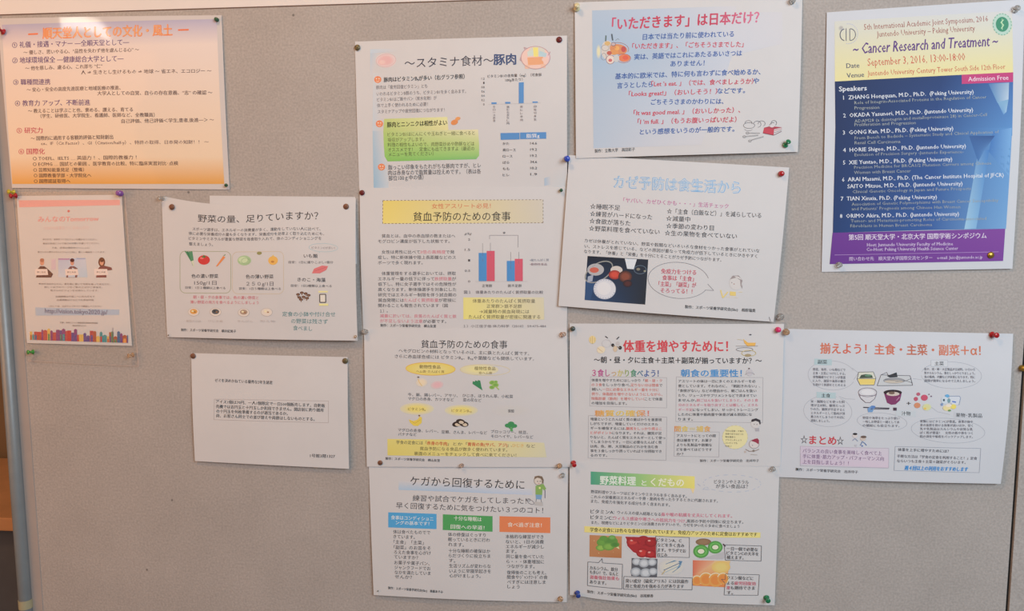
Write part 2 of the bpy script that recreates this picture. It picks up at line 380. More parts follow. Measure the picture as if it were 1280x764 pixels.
# ---- small flyer with skyline in a clear sleeve
s = Sheet('flyer', 'small white flyer with pink band and a row of coloured buildings, in a clear sleeve',
          ((20.5, 245), (152, 243.5), (165, 432.5), (33.7, 429)), (2.2, 2.2, 2.5, 2.2), (1, .5, .5, .5, 2.0), wob=.6)
s.part('pink_band').Z(0, 230, 3.32)
PK = C(228, 162, 160)
s.quadp((78, 68), (498, 66), (498, 88), (80, 97), PK, (12, 2))
s.part('heading', 'pale red heading').t('みんなのTomorrow', 160, 147, 412, 143, 27, C(226, 148, 146), .02)
s.ell(288, 113, 5, 5, C(208, 50, 50)); s.t('・ ・ ・ ・ ・', 240, 114, 338, 112, 18, C(216, 184, 180)).t('TOKYO未来をつくるみんなの', 185, 184, 372, 181, 17, C(222, 190, 186))
s.part('paragraph').Z(30, 290, 5.092)
G2 = C(118, 102, 102)
for (a, b, c_, d, st) in ((125, 47, 472, 48, 'あなたの、未来をつくるビジョンを聞かせてください。'), (125, 74, 485, 72, '東京の未来について皆さんの思いを書いてください。'), (185, 101, 425, 101, 'さあ、未来の東京をいっしょに'), (92, 128, 522, 129, '皆さんから寄せられたビジョンと共に、新しい東京をつくります。'),
                     (97, 330, 555, 333, '参加方法はかんたん。夢を紙に書いて写真を撮って送るだけ。'), (135, 351, 505, 352, '詳しくは下のページをご覧の上ぜひご参加を。'), (175, 372, 480, 373, '皆さんのビジョンをお待ちしています。'),
                     (208, 411, 455, 411, '応募期間は平成二十八年九月まで'), (214, 433, 450, 433, '応募資格はどなたでも参加可能'), (160, 472, 498, 473, 'くわしくは、公式ウェブサイトで確認してください')):
    s.t(st, a, b, c_, d, 12.5, G2, .014)
s.t('主催：未来ビジョン推進実行委員会事務局', 232, 576, 472, 580, 12, G2, .014).t('電話受付中', 312, 596, 398, 598, 10, G2, .012)
s.part('photo_print', 'three small photos of people holding white boards')
LG, SK, HR, SU = C(214, 206, 216), C(214, 150, 124), C(96, 50, 46), C(84, 56, 64)
s.rect(180, 172, 210, 240, C(206, 190, 206), (2, 4)); s.quadp((225, 168), (400, 166), (412, 288), (226, 288), C(176, 190, 222), (8, 6), col2=C(196, 206, 226), col3=C(176, 204, 226), col4=C(196, 208, 226))
s.rect(225, 168, 300, 178, C(176, 140, 190), (4, 1)).rect(345, 166, 398, 174, C(150, 170, 214), (3, 1))
for (x, sh, hair) in ((120, SU, 0), (316, C(110, 74, 92), 1), (500, C(120, 64, 74), 2)):
    s.poly([(x - 26, 232), (x - 12, 218), (x + 14, 218), (x + 34, 232), (x + (72 if hair == 0 else 34), 268), (x + (60 if hair == 0 else 30), 290), (x - 40, 290)] if hair != 2 else [(x - 22, 232), (x - 8, 218), (x + 14, 214), (x + 60, 226), (x + 66, 242), (x + 26, 246), (x + 30, 290), (x - 36, 290)], sh)
    if hair == 2: s.ell(x, 192, 21, 30, HR)
    s.ell(x, 194, 12 if hair else 14, 19, SK).ell(x, 180, 14, 12, C(176, 110, 90) if hair == 0 else HR)
    s.quadp((x - 46, 236), (x + 34, 236), (x + 40, 274), (x - 44, 276), C(228, 214, 210), (4, 2)); s.t('夢と未来', x - 32, 256, x + 24, 256, 12, G2, .01)
s.part('link_strip', 'pale blue strip with web address')
s.quadp((75, 480), (608, 494), (608, 528), (78, 532), C(166, 190, 216), (12, 2)); s.t('http://vision.tokyo2020.jp/', 138, 500, 535, 510, 40, C(88, 100, 142), .02)
s.part('skyline_print', 'multicoloured row of buildings')
rc = random.Random(3); cols = [C(196, 60, 58), C(226, 150, 60), C(70, 110, 156), C(90, 140, 96), C(140, 70, 130), C(220, 180, 80), C(190, 80, 76), C(64, 150, 160), C(104, 84, 150), C(176, 92, 60)]
s.Z(0, 400, 6.4); x = 240
while x < 1020:
    w = rc.uniform(14, 36); h = rc.uniform(38, 92); f = (x - 240) / 780; yb = 160 + 24 * f
    w = min(w, 1026 - x); c_ = rc.choice(cols)
    s.quadp((x, yb - h), (x + w, yb - h), (x + w, yb), (x, yb), c_, (1, 3))
    if rc.random() < .5: s.poly([(x, yb - h), (x + w / 2, yb - h - 9), (x + w, yb - h)], c_)
    if rc.random() < .6: c2 = rc.choice(cols); s.rect(x + w * .2, yb - h * .6, x + w * .8, yb, c2, (1, 2))
    x += w
s.line([(906, 184), (906, 60)], .6, C(110, 100, 130)); s.poly([(902, 110), (910, 110), (906, 80)], C(110, 100, 130))
s.done()
# clear sleeve round the flyer
s = Sheet('clear_sleeve', 'clear plastic sleeve holding the small flyer, open pocket below it', ((17, 240), (156.5, 239), (174, 459), (35, 452)), (3.6, 3.6, 3.6, 3.6), (.6, 1.2, .4, .6, 1.4), 'film', category='plastic sleeve')
s.part('sealed_edge', 'milky welded edge').Z(0, 0, 1)
s.line([(155.8, 241), (173.2, 458)], .7, C(190, 172, 166)).line([(35.5, 451), (173, 458)], .5, C(190, 172, 164))
s.done()
# ---- vegetables sheet
s = Sheet('paper_sheet', 'plain white sheet peeking out behind the vegetable sheet', ((262, 244.6), (444, 246.2), (446, 330), (264, 330)), (.9, .6, .5, .5), (.3, 0, 0, 0, 0), category='blank sheet'); s.done()
s = Sheet('paper_sheet', 'white sheet about vegetable amounts with drawn leek, tomato and carrot in rounded frames',
          ((202, 246), (444.7, 248), (447, 426), (209, 421.5)), (1.2, 1.8, 9.5, 2.5), (4.5, 4, 1, 5, 3), dip=[(0.02, .66, .0105, 1)], wob=1)
ZV = (195, 235, 3.819)
s.Z(*ZV).part('heading').t('野菜の量、足りていますか？', 204, 132, 778, 134, 45, K, .004)
s.part('paragraph')
for st, a, b, c_, d in (('スポーツ選手は、エネルギーの消費量が多く、運動をしていない人に比べて、', 178, 190, 790, 197), ('体に必要な栄養成分の量も多くなります。栄養成分を効率よく取り込むためにも、', 160, 213, 808, 220), ('ビタミンやミネラルが豊富な野菜を毎食取り入れて、体のコンディショニングを', 160, 238, 795, 242), ('整えましょう。', 162, 265, 278, 267)): s.t(st, a, b, c_, d, 18, DK, .003)
s.part('rounded_frame', 'thin green and beige rounded frames')
def rframe(s, x0, y0, x1, y1, r, w, col):
    pts = []
    for (cx, cy, a) in ((x1 - r, y0 + r, -90), (x1 - r, y1 - r, 0), (x0 + r, y1 - r, 90), (x0 + r, y0 + r, 180)):
        for i in range(7): q = math.radians(a + 15 * i); pts.append((cx + r * math.cos(q), cy + r * math.sin(q)))
    s.line(pts, w, col, True)
rframe(s, 118, 301, 364, 502, 26, .7, C(164, 172, 140)); rframe(s, 372, 303, 618, 505, 26, .7, C(204, 192, 170))
s.oval(805, 286, 68, 20, .5, C(160, 196, 206), 2).t('ビタミンCが多い！', 750, 286, 860, 288, 13, C(150, 140, 140)).line([(790, 304), (786, 312)], .5, C(160, 196, 206))
s.part('caption')
s.t('色の濃い野菜', 174, 421, 303, 421, 21, K, .008).t('150g/1日', 187, 453, 295, 453, 23, C(96, 90, 94), .001).t('目安：1日２種類以上食べる', 144, 476, 338, 478, 13.5, DK)
s.t('色の薄い野菜', 437, 423, 570, 423, 21, K, .008).t('２５０g/1日', 440, 457, 570, 457, 23, C(96, 90, 94), .001).t('目安：1日５種類以上食べる', 405, 480, 605, 481, 13.5, DK)
s.t('いも類', 713, 325, 778, 326, 21, K, .008).t('目安：1日に握りこぶし1個分', 642, 355, 852, 356, 13.5, DK)
s.t('きのこ・海藻', 684, 437, 816, 440, 21, K, .008).t('目安：1日2種類以上食べる', 653, 466, 845, 469, 13.5, DK)
s.t('制作：スポーツ栄養学研究会　横井紀美子', 122, 677, 388, 683, 15, K, .012)
s.part('red_note').t('朝・昼・夕の食事では、色の濃い野菜と', 182, 521, 498, 524, 17, C(216, 106, 120), .004).t('薄い野菜の両方を食べるようにしましょう', 168, 545, 498, 547, 17, C(216, 106, 120), .004)
s.part('teal_note').t('定食の小鉢や付け合せ', 610, 601, 860, 603, 25, C(84, 142, 146), .004).t('の野菜は残さず', 651, 634, 824, 638, 25, C(84, 142, 146), .004).t('食べまし', 660, 667, 750, 671, 25, C(84, 142, 146), .004)
s.part('vegetable_drawing', 'printed vegetables in colour')
GN = C(52, 128, 92)
for a in (-14, -5, 6, 16): s.poly([(180, 372), (172, 352), (154 + a, 306 - abs(a) * .4), (162 + a, 302), (184, 345)], GN if a % 2 else C(80, 150, 108))
s.poly([(172, 350), (184, 345), (188, 378), (184, 378)], C(206, 214, 190))
s.ell(234, 343, 29, 23, C(214, 50, 50)).ell(224, 334, 9, 5, C(236, 120, 110)).poly([(228, 326), (234, 318), (240, 326), (250, 322), (238, 332), (222, 330)], C(70, 130, 70))
s.poly([(328, 322), (338, 330), (300, 374), (292, 374)], C(232, 140, 70)).line([(330, 322), (338, 316)], 1, C(100, 150, 90))
s.ell(430, 345, 33, 24, C(166, 200, 150)).ell(424, 342, 22, 15, C(196, 220, 176)).oval(436, 348, 20, 14, .5, C(140, 180, 130)).line([(404, 352), (456, 338)], .5, C(140, 180, 130))
s.ell(502, 310, 12, 8, C(150, 148, 90)).ell(568, 346, 23, 21, C(238, 180, 70)).ell(566, 352, 8, 5, C(196, 130, 50)).poly([(560, 328), (568, 318), (576, 328)], C(220, 190, 100))
s.poly([(752, 408), (762, 386), (800, 371), (828, 374), (820, 392), (790, 408)], C(222, 116, 120)).line([(764, 398), (816, 380)], .5, C(196, 90, 100))
for i, (x, y) in enumerate(((686, 508), (704, 500), (722, 504), (736, 512), (692, 522), (712, 520), (728, 526), (700, 532))): s.ell(x, y, 9, 6, C(124, 86, 66), C(90, 64, 56)); s.line([(x, y), (x - 3 + i % 3 * 3, y + 12)], 1.1, C(150, 116, 92))
s.quadp((790, 508), (814, 506), (816, 546), (790, 546), C(226, 222, 210), (1, 1)); s.frame(788, 508, 816, 546, 1.2, C(88, 84, 84)).rect(782, 492, 826, 499, C(240, 228, 150), (2, 1)).rect(784, 552, 828, 562, C(240, 228, 150), (2, 1))
for (x, y, c_) in ((184, 592, C(222, 160, 60)), (290, 592, C(92, 96, 100)), (426, 594, C(176, 150, 130)), (536, 592, C(226, 214, 196))):
    s.ell(x, y, 27, 19, C(222, 214, 206)).oval(x, y, 27, 19, .5, C(190, 180, 174)).ell(x, y - 2, 18, 12, c_).ell(x - 5, y - 4, 6, 4, C(240, 226, 180) if c_[0] > .3 else C(60, 64, 70)).ell(x + 6, y, 5, 3, C(160, 110, 60))
for (x, st) in ((184, '副菜の小鉢'), (290, 'ひじき煮'), (432, 'きんぴら'), (540, '和え物')): s.t(st, x - 36, 634, x + 36, 636, 12, C(196, 188, 186))
s.done()
# ---- plain notice
s = Sheet('paper_sheet', 'white notice with a few small black lines and one thin framed paragraph',
          ((239, 441.5), (434.5, 446.5), (436.3, 586.3), (243.6, 576.5)), (.8, .8, 6, 5), (1, 1, 2, 2, 1.5), 'paper', wob=.6, category='paper notice')
s.Z(225, 425, 4.631).part('paragraph')
s.t('ゼミを決めかねている優秀な2年生諸君', 205, 232, 538, 246, 22, K, .012)
for st, a, b, c_, d in (('アイス1個は70円、一人1個限定で一日500個販売します。自動販', 212, 355, 843, 379), ('売機では百円玉と十円玉しか利用できません。開店前に釣り銭用', 212, 383, 833, 405), ('の十円玉を何枚準備するのが適当であるか。', 215, 410, 628, 424), ('尚、お客さん同士での並び替えや両替はしないものとする。', 215, 436, 782, 457)): s.t(st, a, b, c_, d, 23, K, .012)
s.t('1号館3階1327', 755, 669, 898, 673, 23, K, .012)
s.part('thin_frame').line([(203, 341), (862, 352), (862, 478), (200, 460)], .5, C(176, 168, 168), True)
s.done()
# ---- pork sheet
s = Sheet('paper_sheet', 'white sheet on pork with blue watercolour corners, green panel and a pig drawing',
          ((443.6, 52), (708.7, 44.5), (709, 236.5), (449, 238)), (.8, .8, .5, .5), (2, 0, 1, 6, 2), wob=.8)
s.Z(435, 35, 3.726).part('watercolour_border', 'pale blue watercolour tint')
P0 = C(206, 204, 205)
s.quadp((104, 100), (148, 98), (128, 210), (104, 230), C(176, 200, 220), (4, 6), col2=P0, col3=P0, col4=C(206, 206, 212)); s.quadp((104, 100), (240, 96), (240, 110), (104, 118), C(190, 208, 224), (8, 2), col2=P0, col3=P0)
s.quadp((118, 210), (170, 210), (160, 480), (116, 480), C(204, 208, 214), (4, 6), col2=P0, col3=P0, col4=C(190, 206, 220))
s.quadp((116, 480), (170, 480), (190, 745), (120, 745), C(170, 198, 218), (6, 8), col2=P0, col3=C(196, 208, 218), col4=C(146, 188, 216))
s.quadp((930, 660), (1010, 640), (1012, 742), (920, 742), P0, (4, 4), col2=P0, col3=C(198, 206, 212), col4=P0); s.quadp((915, 700), (945, 690), (950, 730), (915, 735), C(166, 192, 216), (4, 4), col2=P0, col3=P0)
s.ell(178, 152, 48, 34, C(226, 180, 180), C(222, 208, 208)).ell(160, 160, 20, 14, C(234, 196, 190), C(226, 180, 180)).oval(178, 152, 46, 30, .6, C(210, 176, 178), -8)
s.part('heading').t('～スタミナ食材～', 265, 166, 680, 152, 52, C(66, 64, 80), .002).t('豚肉', 680, 150, 783, 147, 56, C(66, 86, 130), .03)
s.part('green_panel', 'green and yellow gradient panel')
G1, Y1, G3 = C(196, 214, 130), C(224, 220, 160), C(130, 196, 92)
s.quadp((170, 424), (465, 416), (470, 478), (166, 486), C(190, 206, 120), (10, 3), col2=C(226, 226, 160), col3=C(222, 216, 150), col4=C(176, 204, 110)); s.quadp((166, 482), (608, 474), (612, 540), (168, 545), C(176, 204, 110), (12, 4), col2=C(226, 220, 176), col3=C(190, 210, 130), col4=C(160, 204, 96))
s.quadp((168, 545), (612, 540), (612, 595), (172, 600), C(160, 204, 96), (12, 4), col2=C(190, 210, 130), col3=C(148, 202, 110), col4=C(140, 200, 90)); s.quadp((172, 600), (612, 595), (598, 612), (186, 622), C(140, 200, 90), (12, 2), col2=C(148, 202, 110), col3=C(120, 190, 110), col4=C(130, 196, 80))
s.part('subheading').t('豚肉はビタミンB₁が多い（右グラフ参照）', 168, 242, 545, 228, 25, K, .018).t('豚肉とニンニクは相性がよい', 184, 452, 463, 442, 27, C(62, 62, 46), .022)
s.part('paragraph')
for st, a, b, c_, d, h, c0 in (('豚肉は「疲労回復ビタミン」とも', 132, 278, 372, 272, 20, GR), ('いわれるビタミンB群のうち、ビタミンB1を多く含みます。', 135, 308, 552, 297, 20, GR), ('ビタミンB1はご飯やパン（炭水化物）が', 137, 335, 415, 327, 20, GR), ('体で上手く使われるために必要！', 137, 362, 374, 356, 20, GR), ('スタミナアップや疲労回復につながります！', 140, 391, 452, 383, 20, GR),
                               ('ビタミンB1はにんにくや玉ねぎと一緒に食べると', 186, 497, 592, 490, 21, C(110, 112, 70)), ('吸収がアップします。', 188, 522, 356, 519, 21, C(110, 112, 70)), ('料理の相性もよいので、肉野菜炒めや酢豚などは', 186, 545, 590, 540, 21, C(100, 106, 66)), ('オススメです！　定食にも出てきますよ（最近の', 188, 568, 590, 562, 21, C(100, 106, 66)), ('メニューを見てください）', 190, 590, 400, 585, 21, C(100, 106, 66)),
                               ('脂っこい印象をもたれがちな豚肉ですが、ヒレ', 188, 650, 620, 640, 25, DK), ('肉は赤身なので脂質量は控えめです。（表は各', 188, 675, 620, 668, 25, DK), ('部位100ｇ中の値）', 190, 700, 352, 695, 25, DK)): s.t(st, a, b, c_, d, h, c0, .003)
s.part('emblem', 'small orange faces and a garlic drawing')
for (x, y) in ((140, 241), (148, 447), (157, 648)):
    s.ell(x, y, 17, 16, C(234, 134, 84)).ell(x - 6, y - 4, 3, 3, C(250, 220, 200)).ell(x + 6, y - 4, 3, 3, C(250, 220, 200)).line([(x - 7, y + 6), (x, y + 10), (x + 7, y + 5)], .6, C(250, 216, 196))
s.ell(498, 441, 17, 12, C(226, 140, 70), rot=-20).ell(514, 424, 12, 8, C(232, 156, 80), rot=-15)
s.part('pig_drawing', 'pig outlined in pink and coloured in patches')
s.ell(874, 140, 66, 52, C(232, 196, 184)).ell(930, 138, 14, 20, C(226, 196, 200)).ell(880, 108, 38, 20, C(206, 206, 196)); s.quadp((836, 140), (908, 136), (912, 172), (840, 176), C(236, 164, 116), (3, 2)); s.quadp((862, 92), (886, 92), (886, 136), (866, 136), C(240, 220, 110), (1, 2)).quadp((892, 108), (926, 120), (922, 138), (890, 134), C(176, 206, 216), (2, 2)).quadp((836, 112), (862, 104), (864, 132), (838, 134), C(200, 214, 206), (2, 2))
for (x, y) in ((838, 182), (912, 178)): s.quadp((x - 14, y - 8), (x + 10, y - 8), (x + 8, y + 10), (x - 12, y + 10), C(232, 186, 160), (1, 1))
s.oval(874, 140, 67, 53, .8, C(190, 150, 156)).line([(932, 130), (942, 112), (938, 124)], .8, C(190, 150, 156)).line([(808, 132), (802, 152), (812, 158)], .8, C(190, 150, 156)).line([(826, 104), (820, 92), (838, 98)], .8, C(190, 150, 156))
s.part('bar_chart', 'blue bar chart')
s.t('ビタミンB1の含有量（mg）（可食部', 652, 228, 902, 220, 16, DK, .004).t('100gあたり）', 735, 246, 815, 242, 16, DK, .004)
for i, q in enumerate(('1.2', '1', '0.8', '0.6', '0.4', '0.2', '0')): s.t(q, 624 if len(q) > 1 else 632, 238 + i * 20, 638, 238 + i * 20, 14, DK)
BB = C(82, 146, 210)
s.rect(670, 349, 694, 357, BB, (1, 1)).rect(734, 347, 758, 355, BB, (1, 1)).quadp((797, 257), (820, 255), (820, 352), (797, 354), BB, (2, 6)).rect(861, 345, 885, 352, BB, (1, 1)).line([(655, 359), (900, 351)], .3, C(190, 188, 190))
for x, st, y0, y1 in ((683, '牛ロース赤身', 364, 440), (747, '鶏むね皮なし肉', 364, 452), (810, '豚ヒレ赤肉', 362, 438), (873, '白鮭切身生', 360, 436)): s.v(st, x, y0, y1, 12, C(130, 122, 128))
s.part('table_print', 'table with blue header')
s.quadp((712, 491), (800, 490), (800, 520), (713, 522), BB, (4, 2)).quadp((803, 489), (924, 487), (924, 517), (803, 519), BB, (5, 2)).t('脂質g', 832, 505, 893, 503, 21, C(232, 234, 238), .012)
for i, (a, b) in enumerate((('かた', '14.6'), ('肩ロース', '19.2'), ('ロース', '19.2'), ('ばら', '34.6'), ('もも', '10.2'), ('ヒレ', '1.9'))): s.t(a, 722, 540 + i * 29, 722 + 15 * len(a), 540 + i * 29, 15, DK, .002).t(b, 850, 538 + i * 28.6, 881, 538 + i * 28.6, 16, DK, .002)
s.done()
# ---- anaemia sheet with bar chart
s = Sheet('paper_sheet', 'white anaemia sheet with a yellow dashed title box and red and blue bars',
          ((449.5, 235), (711, 233.8), (708.5, 415), (454, 413)), (1.6, 1.6, .9, .9), (1.5, .5, 3.5, 1, 1.5), wob=.8)
s.Z(435, 225, 3.919).part('title_box', 'yellow title box with dashed edge')
s.quadp((172, 101), (956, 96), (956, 211), (172, 214), C(228, 208, 92), (16, 4), col2=C(206, 200, 186), col3=C(206, 200, 182), col4=C(232, 214, 104)); s.frame(172, 101, 956, 214, .7, C(128, 110, 90), skew=-4, dash=2.2)
s.part('heading').t('女性アスリート必見！', 412, 129, 700, 127, 27, C(214, 112, 74), .005).t('貧血予防のための食事', 322, 180, 797, 178, 49, K, .002)
s.part('paragraph')
T1 = [('貧血とは、血中の赤血球の数またはヘ', 168, 527), ('モグロビン濃度が低下した状態です。', 150, 500), None, ('女性は男性に比べて3倍の高頻度で発', 168, 523), ('症し、特に新体操や陸上長距離などのス', 150, 530), ('ポーツで多く現れます。', 150, 368), None, ('体重管理をする選手においては、摂取', 168, 530), ('エネルギー量の低下に伴って鉄摂取量が', 150, 532), ('低下し、特に女子選手ではその危険性が', 150, 532), ('高くなります。新体操選手を対象にした', 150, 532), ('研究ではエネルギー制限を伴う試合期の', 150, 532), ('貧血発現にはたんぱく質摂取量が密接に', 150, 530), ('関わることも報告されています（図', 150, 490), ('１）。', 158, 196)]
reds = {3: (('3倍の高頻度', 9, 6),), 8: (('鉄摂取量', 13, 4),), 12: (('たんぱく質摂取量', 6, 8),)}
PKR = C(220, 118, 136)
for i, q in enumerate(T1):
    if not q: continue
    y = 274 + i * 26.2; st, a, b = q; n = len(st)
    if i in reds:
        sub, k0, kn = reds[i][0]; w = (b - a) / n
        s.t(st[:k0], a, y, a + w * k0 - 1, y, 19.5, DK, .002).t(sub, a + w * k0, y, a + w * (k0 + kn) - 1, y, 19.5, PKR, .003).t(st[k0 + kn:], a + w * (k0 + kn), y, b, y, 19.5, DK, .002)
    else: s.t(st, a, y, b, y, 19.5, DK, .002)
s.t('減量に於いては、良質のたんぱく質と鉄', 158, 665, 532, 668, 19, PKR, .003).t('が不足しないよう注意', 158, 690, 366, 692, 19, PKR, .003).t('が必要です。', 368, 692, 482, 693, 19, DK, .002)
s.t('制作：スポーツ栄養学研究会　横山友里', 160, 712, 432, 716, 16, K, .012)
s.part('bar_chart', 'blue and red bars with error lines')
s.t('g/kg', 572, 262, 608, 262, 15, DK, shear=.3)
for q, y in (('2', 291), ('1.5', 341), ('1', 393), ('0.5', 444), ('0', 496)): s.t(q, 574 if len(q) > 1 else 590, y, 600, y, 15, DK)
BR_, RR = C(70, 146, 212), C(216, 84, 110)
s.rect(642, 357, 681, 495, BR_, (2, 6)).rect(681, 347, 720, 495, RR, (2, 6)).rect(779, 396, 818, 495, BR_, (2, 5)).rect(818, 386, 857, 495, RR, (2, 5))
for x, a, b in ((661, 310, 400), (699, 308, 372), (798, 352, 436), (838, 352, 410)): s.line([(x, a), (x, b)], .35, C(120, 112, 120))
s.line([(695, 290), (695, 271), (834, 271), (834, 330)], .4, C(130, 122, 128)).t('*', 760, 262, 772, 262, 26, DK, .01).line([(625, 497), (880, 497)], .3, C(180, 174, 178))
s.t('正常群', 658, 518, 707, 518, 16, DK).t('鉄不足群', 784, 518, 851, 518, 16, DK).t('•総たんぱく質', 892, 392, 984, 392, 13, C(120, 130, 150)).t('•動物性食品', 892, 413, 975, 413, 13, C(150, 120, 130))
s.t('図１　体重あたりのたんぱく質摂取量の比較', 570, 549, 956, 550, 17.5, C(104, 94, 100), .002)
s.part('yellow_note', 'pale yellow note box')
s.quadp((566, 575), (960, 575), (962, 684), (566, 682), C(232, 222, 126), (10, 4), col2=C(214, 208, 180), col3=C(218, 210, 170), col4=C(234, 224, 116))
for i, (q, a, b) in enumerate((('体重あたりのたんぱく質摂取量', 612, 917), ('正常群＞鉄不足群', 680, 852), ('→減量時の貧血発現には', 645, 888), ('たんぱく質摂取量が密接に関連する', 592, 942))): s.t(q, a, 592 + i * 26, b, 593 + i * 26, 20.5, C(96, 84, 70), .002)
s.t('１）小江佳子他 体力科学（2010） 59:475-484', 566, 716, 970, 716, 15, C(120, 112, 116), .002)
s.done()
# ---- anaemia sheet with foods
s = Sheet('paper_sheet', 'white anaemia sheet with yellow ovals, banana, broccoli and a yellow brushed band',
          ((455, 411.2), (708.5, 411), (713, 584), (458.5, 583.6)), (2.6, 2.8, 3.2, 2.6), (.8, 1.0, 2, 3, 3), wob=1.4)
s.Z(445, 405, 4.131).part('heading').t('貧血予防のための食事', 338, 103, 782, 106, 45, K, .002)
s.part('yellow_oval', 'yellow ovals')
YL, YE = C(232, 216, 110), C(226, 214, 150)
s.ell(387, 230, 128, 33, C(228, 214, 124), C(230, 208, 80), 1).oval(387, 230, 128, 33, .7, C(224, 176, 60), 1).ell(640, 233, 98, 27, C(228, 220, 150), C(216, 210, 176), 1).oval(668, 235, 128, 28, .6, C(214, 200, 150), 1)
s.ell(318, 435, 88, 31, C(234, 218, 112), C(214, 210, 188)).ell(546, 443, 86, 29, C(234, 218, 112), C(214, 210, 188)).ell(802, 446, 100, 30, C(205, 204, 202), C(206, 204, 205))
s.t('動物性食品', 330, 219, 438, 221, 20, C(110, 90, 50), .005).t('ヘム鉄･たんぱく質', 313, 243, 458, 245, 15, C(130, 104, 56), .003).t('植物性食品', 614, 226, 722, 228, 20, C(110, 90, 50), .003).t('非ヘム鉄', 636, 250, 705, 251, 15, C(130, 104, 56), .003)
s.t('ビタミンB₆', 272, 436, 362, 437, 17, C(130, 110, 50), .004).t('ビタミンB₁₂', 496, 444, 600, 446, 17, C(160, 130, 60), .003).t('葉酸', 786, 447, 818, 447, 18, DK, .006)
s.part('paragraph')
s.t('ヘモグロビンの材料となっているのは、主に鉄とたんぱく質です。', 222, 137, 895, 152, 21, DK, .001).t('さらに赤血球合成には ビタミンB₆、B₁₂や葉酸なども関係しています。', 202, 166, 920, 179, 21, DK, .001)
for q, a, b, c_, d in (('牛、豚、鶏レバー、アサリ、', 272, 362, 528, 367), ('マグロの赤身、カツオなど', 272, 383, 508, 388), ('ひじき、ほうれん草、小松菜', 553, 366, 812, 372), ('菜の花など', 555, 389, 650, 391), ('マグロの赤身、レバー、', 220, 544, 428, 551), ('バナナなど', 220, 567, 316, 568), ('豆類、さんま、レバーなど', 444, 554, 678, 560), ('ブロッコリー、枝豆、', 698, 553, 888, 558), ('モロヘイヤ、レバーなど', 698, 577, 916, 582)): s.t(q, a, b, c_, d, 19, DK, .002)
s.part('brushed_band', 'yellow brushed band')
s.quadp((164, 592), (560, 594), (560, 682), (164, 678), C(228, 216, 110), (14, 5), col2=C(226, 214, 122), col3=C(230, 218, 130), col4=C(224, 210, 90)).quadp((560, 594), (972, 612), (985, 688), (560, 682), C(226, 214, 122), (14, 5), col2=C(218, 212, 170), col3=C(214, 210, 176), col4=C(230, 218, 130))
y_ = 612
s.t('学食の定食には「', 210, 609, 368, 612, 21, DK, .003).t('赤身の牛肉', 368, 612, 472, 617, 21, C(206, 80, 40), .022).t('」とか「', 472, 617, 578, 618, 20, DK, .002).t('青背の魚(サバ、アジ)', 578, 619, 782, 624, 21, C(206, 80, 40), .022).t('」、', 782, 624, 806, 624, 20, DK).t('ひじき', 808, 625, 866, 627, 20, C(226, 170, 60), .006).t('など', 880, 628, 926, 629, 20, DK, .002)
s.t('貧血予防になる食品が数多く使われています。', 332, 641, 782, 649, 21, C(100, 90, 60), .002).t('裏面のメニューをチェックして食べに来てください！', 302, 667, 828, 677, 21, C(100, 90, 60), .002)
s.t('製作：スポーツ栄養学研究会　横山友里', 153, 694, 434, 704, 15.5, K, .012)
s.part('food_drawing', 'printed meat, greens, banana, shellfish and broccoli')
s.ell(342, 300, 30, 22, C(232, 214, 180), C(214, 208, 198)).ell(324, 273, 6, 3, C(90, 60, 60)).line([(322, 280), (330, 300), (344, 318)], 1.0, C(222, 190, 120)).ell(422, 312, 33, 20, C(226, 180, 186), C(214, 196, 198), -8)
for a in ((606, 292), (618, 288), (632, 286)): s.poly([(656, 340), (640, 330), (a[0] - 2, a[1] + 14), a, (a[0] + 12, a[1] + 4), (650, 322)], C(50, 140, 90))
for x, y, r in ((706, 300, 16), (722, 312, 17), (704, 324, 14), (724, 296, 10)): s.ell(x, y, r, r * .7, C(120, 176, 70), C(160, 196, 90))
s.line([(722, 318), (740, 336)], 1.4, C(170, 190, 90))
s.poly([(276, 490), (300, 498), (322, 490), (332, 474), (344, 480), (342, 508), (322, 524), (300, 522), (282, 506)], C(238, 206, 50)).line([(280, 494), (308, 510), (336, 490)], .5, C(200, 160, 40)).ell(330, 470, 5, 4, C(130, 96, 50))
for x, y in ((522, 514), (560, 514), (542, 502)): s.ell(x, y, 23, 14, C(62, 50, 46), rot=10 if x > 540 else -10).ell(x + 4, y + 3, 13, 8, C(214, 196, 170), rot=10)
for x, y, r in ((784, 522, 14), (802, 514, 17), (820, 524, 13), (802, 528, 15)): s.ell(x, y, r, r * .75, C(56, 150, 88))
s.poly([(796, 530), (808, 530), (812, 552), (798, 552)], C(90, 170, 96))
s.done()
# ---- injuries sheet
s = Sheet('paper_sheet', 'white injury recovery sheet with blue, green and orange boxes, lowest of the middle column',
          ((461, 581), (710, 577), (708.5, 753), (467, 744)), (1.0, 1.0, 1.2, 5), (.3, 4, 1, 1.5, 2), wob=1)
s.Z(450, 570, 3.939).part('title_tint', 'blue brush stroke')
s.quadp((192, 122), (500, 140), (500, 176), (192, 166), C(206, 206, 210), (10, 4), col3=C(170, 196, 224), col4=C(170, 200, 226), col2=C(204, 206, 212)).quadp((500, 140), (850, 160), (850, 190), (500, 176), C(204, 206, 212), (10, 4), col3=C(190, 202, 222), col4=C(170, 196, 224))
s.part('heading').t('ケガから回復するために', 250, 122, 812, 141, 50, K, .003).t('練習や試合でケガをしてしまった！', 262, 206, 822, 219, 33, DK, .001).t('早く回復するために気をつけたい３つのコト！', 180, 242, 903, 266, 33, DK, .001)
s.part('blue_box').quadp((141, 276), (380, 283), (380, 357), (141, 350), C(66, 168, 226), (6, 3)).t('食事はコンディショニ', 155, 301, 364, 308, 22, C(226, 234, 240), .014).t('ングの基本です！', 178, 326, 344, 331, 21, C(226, 234, 240), .014)
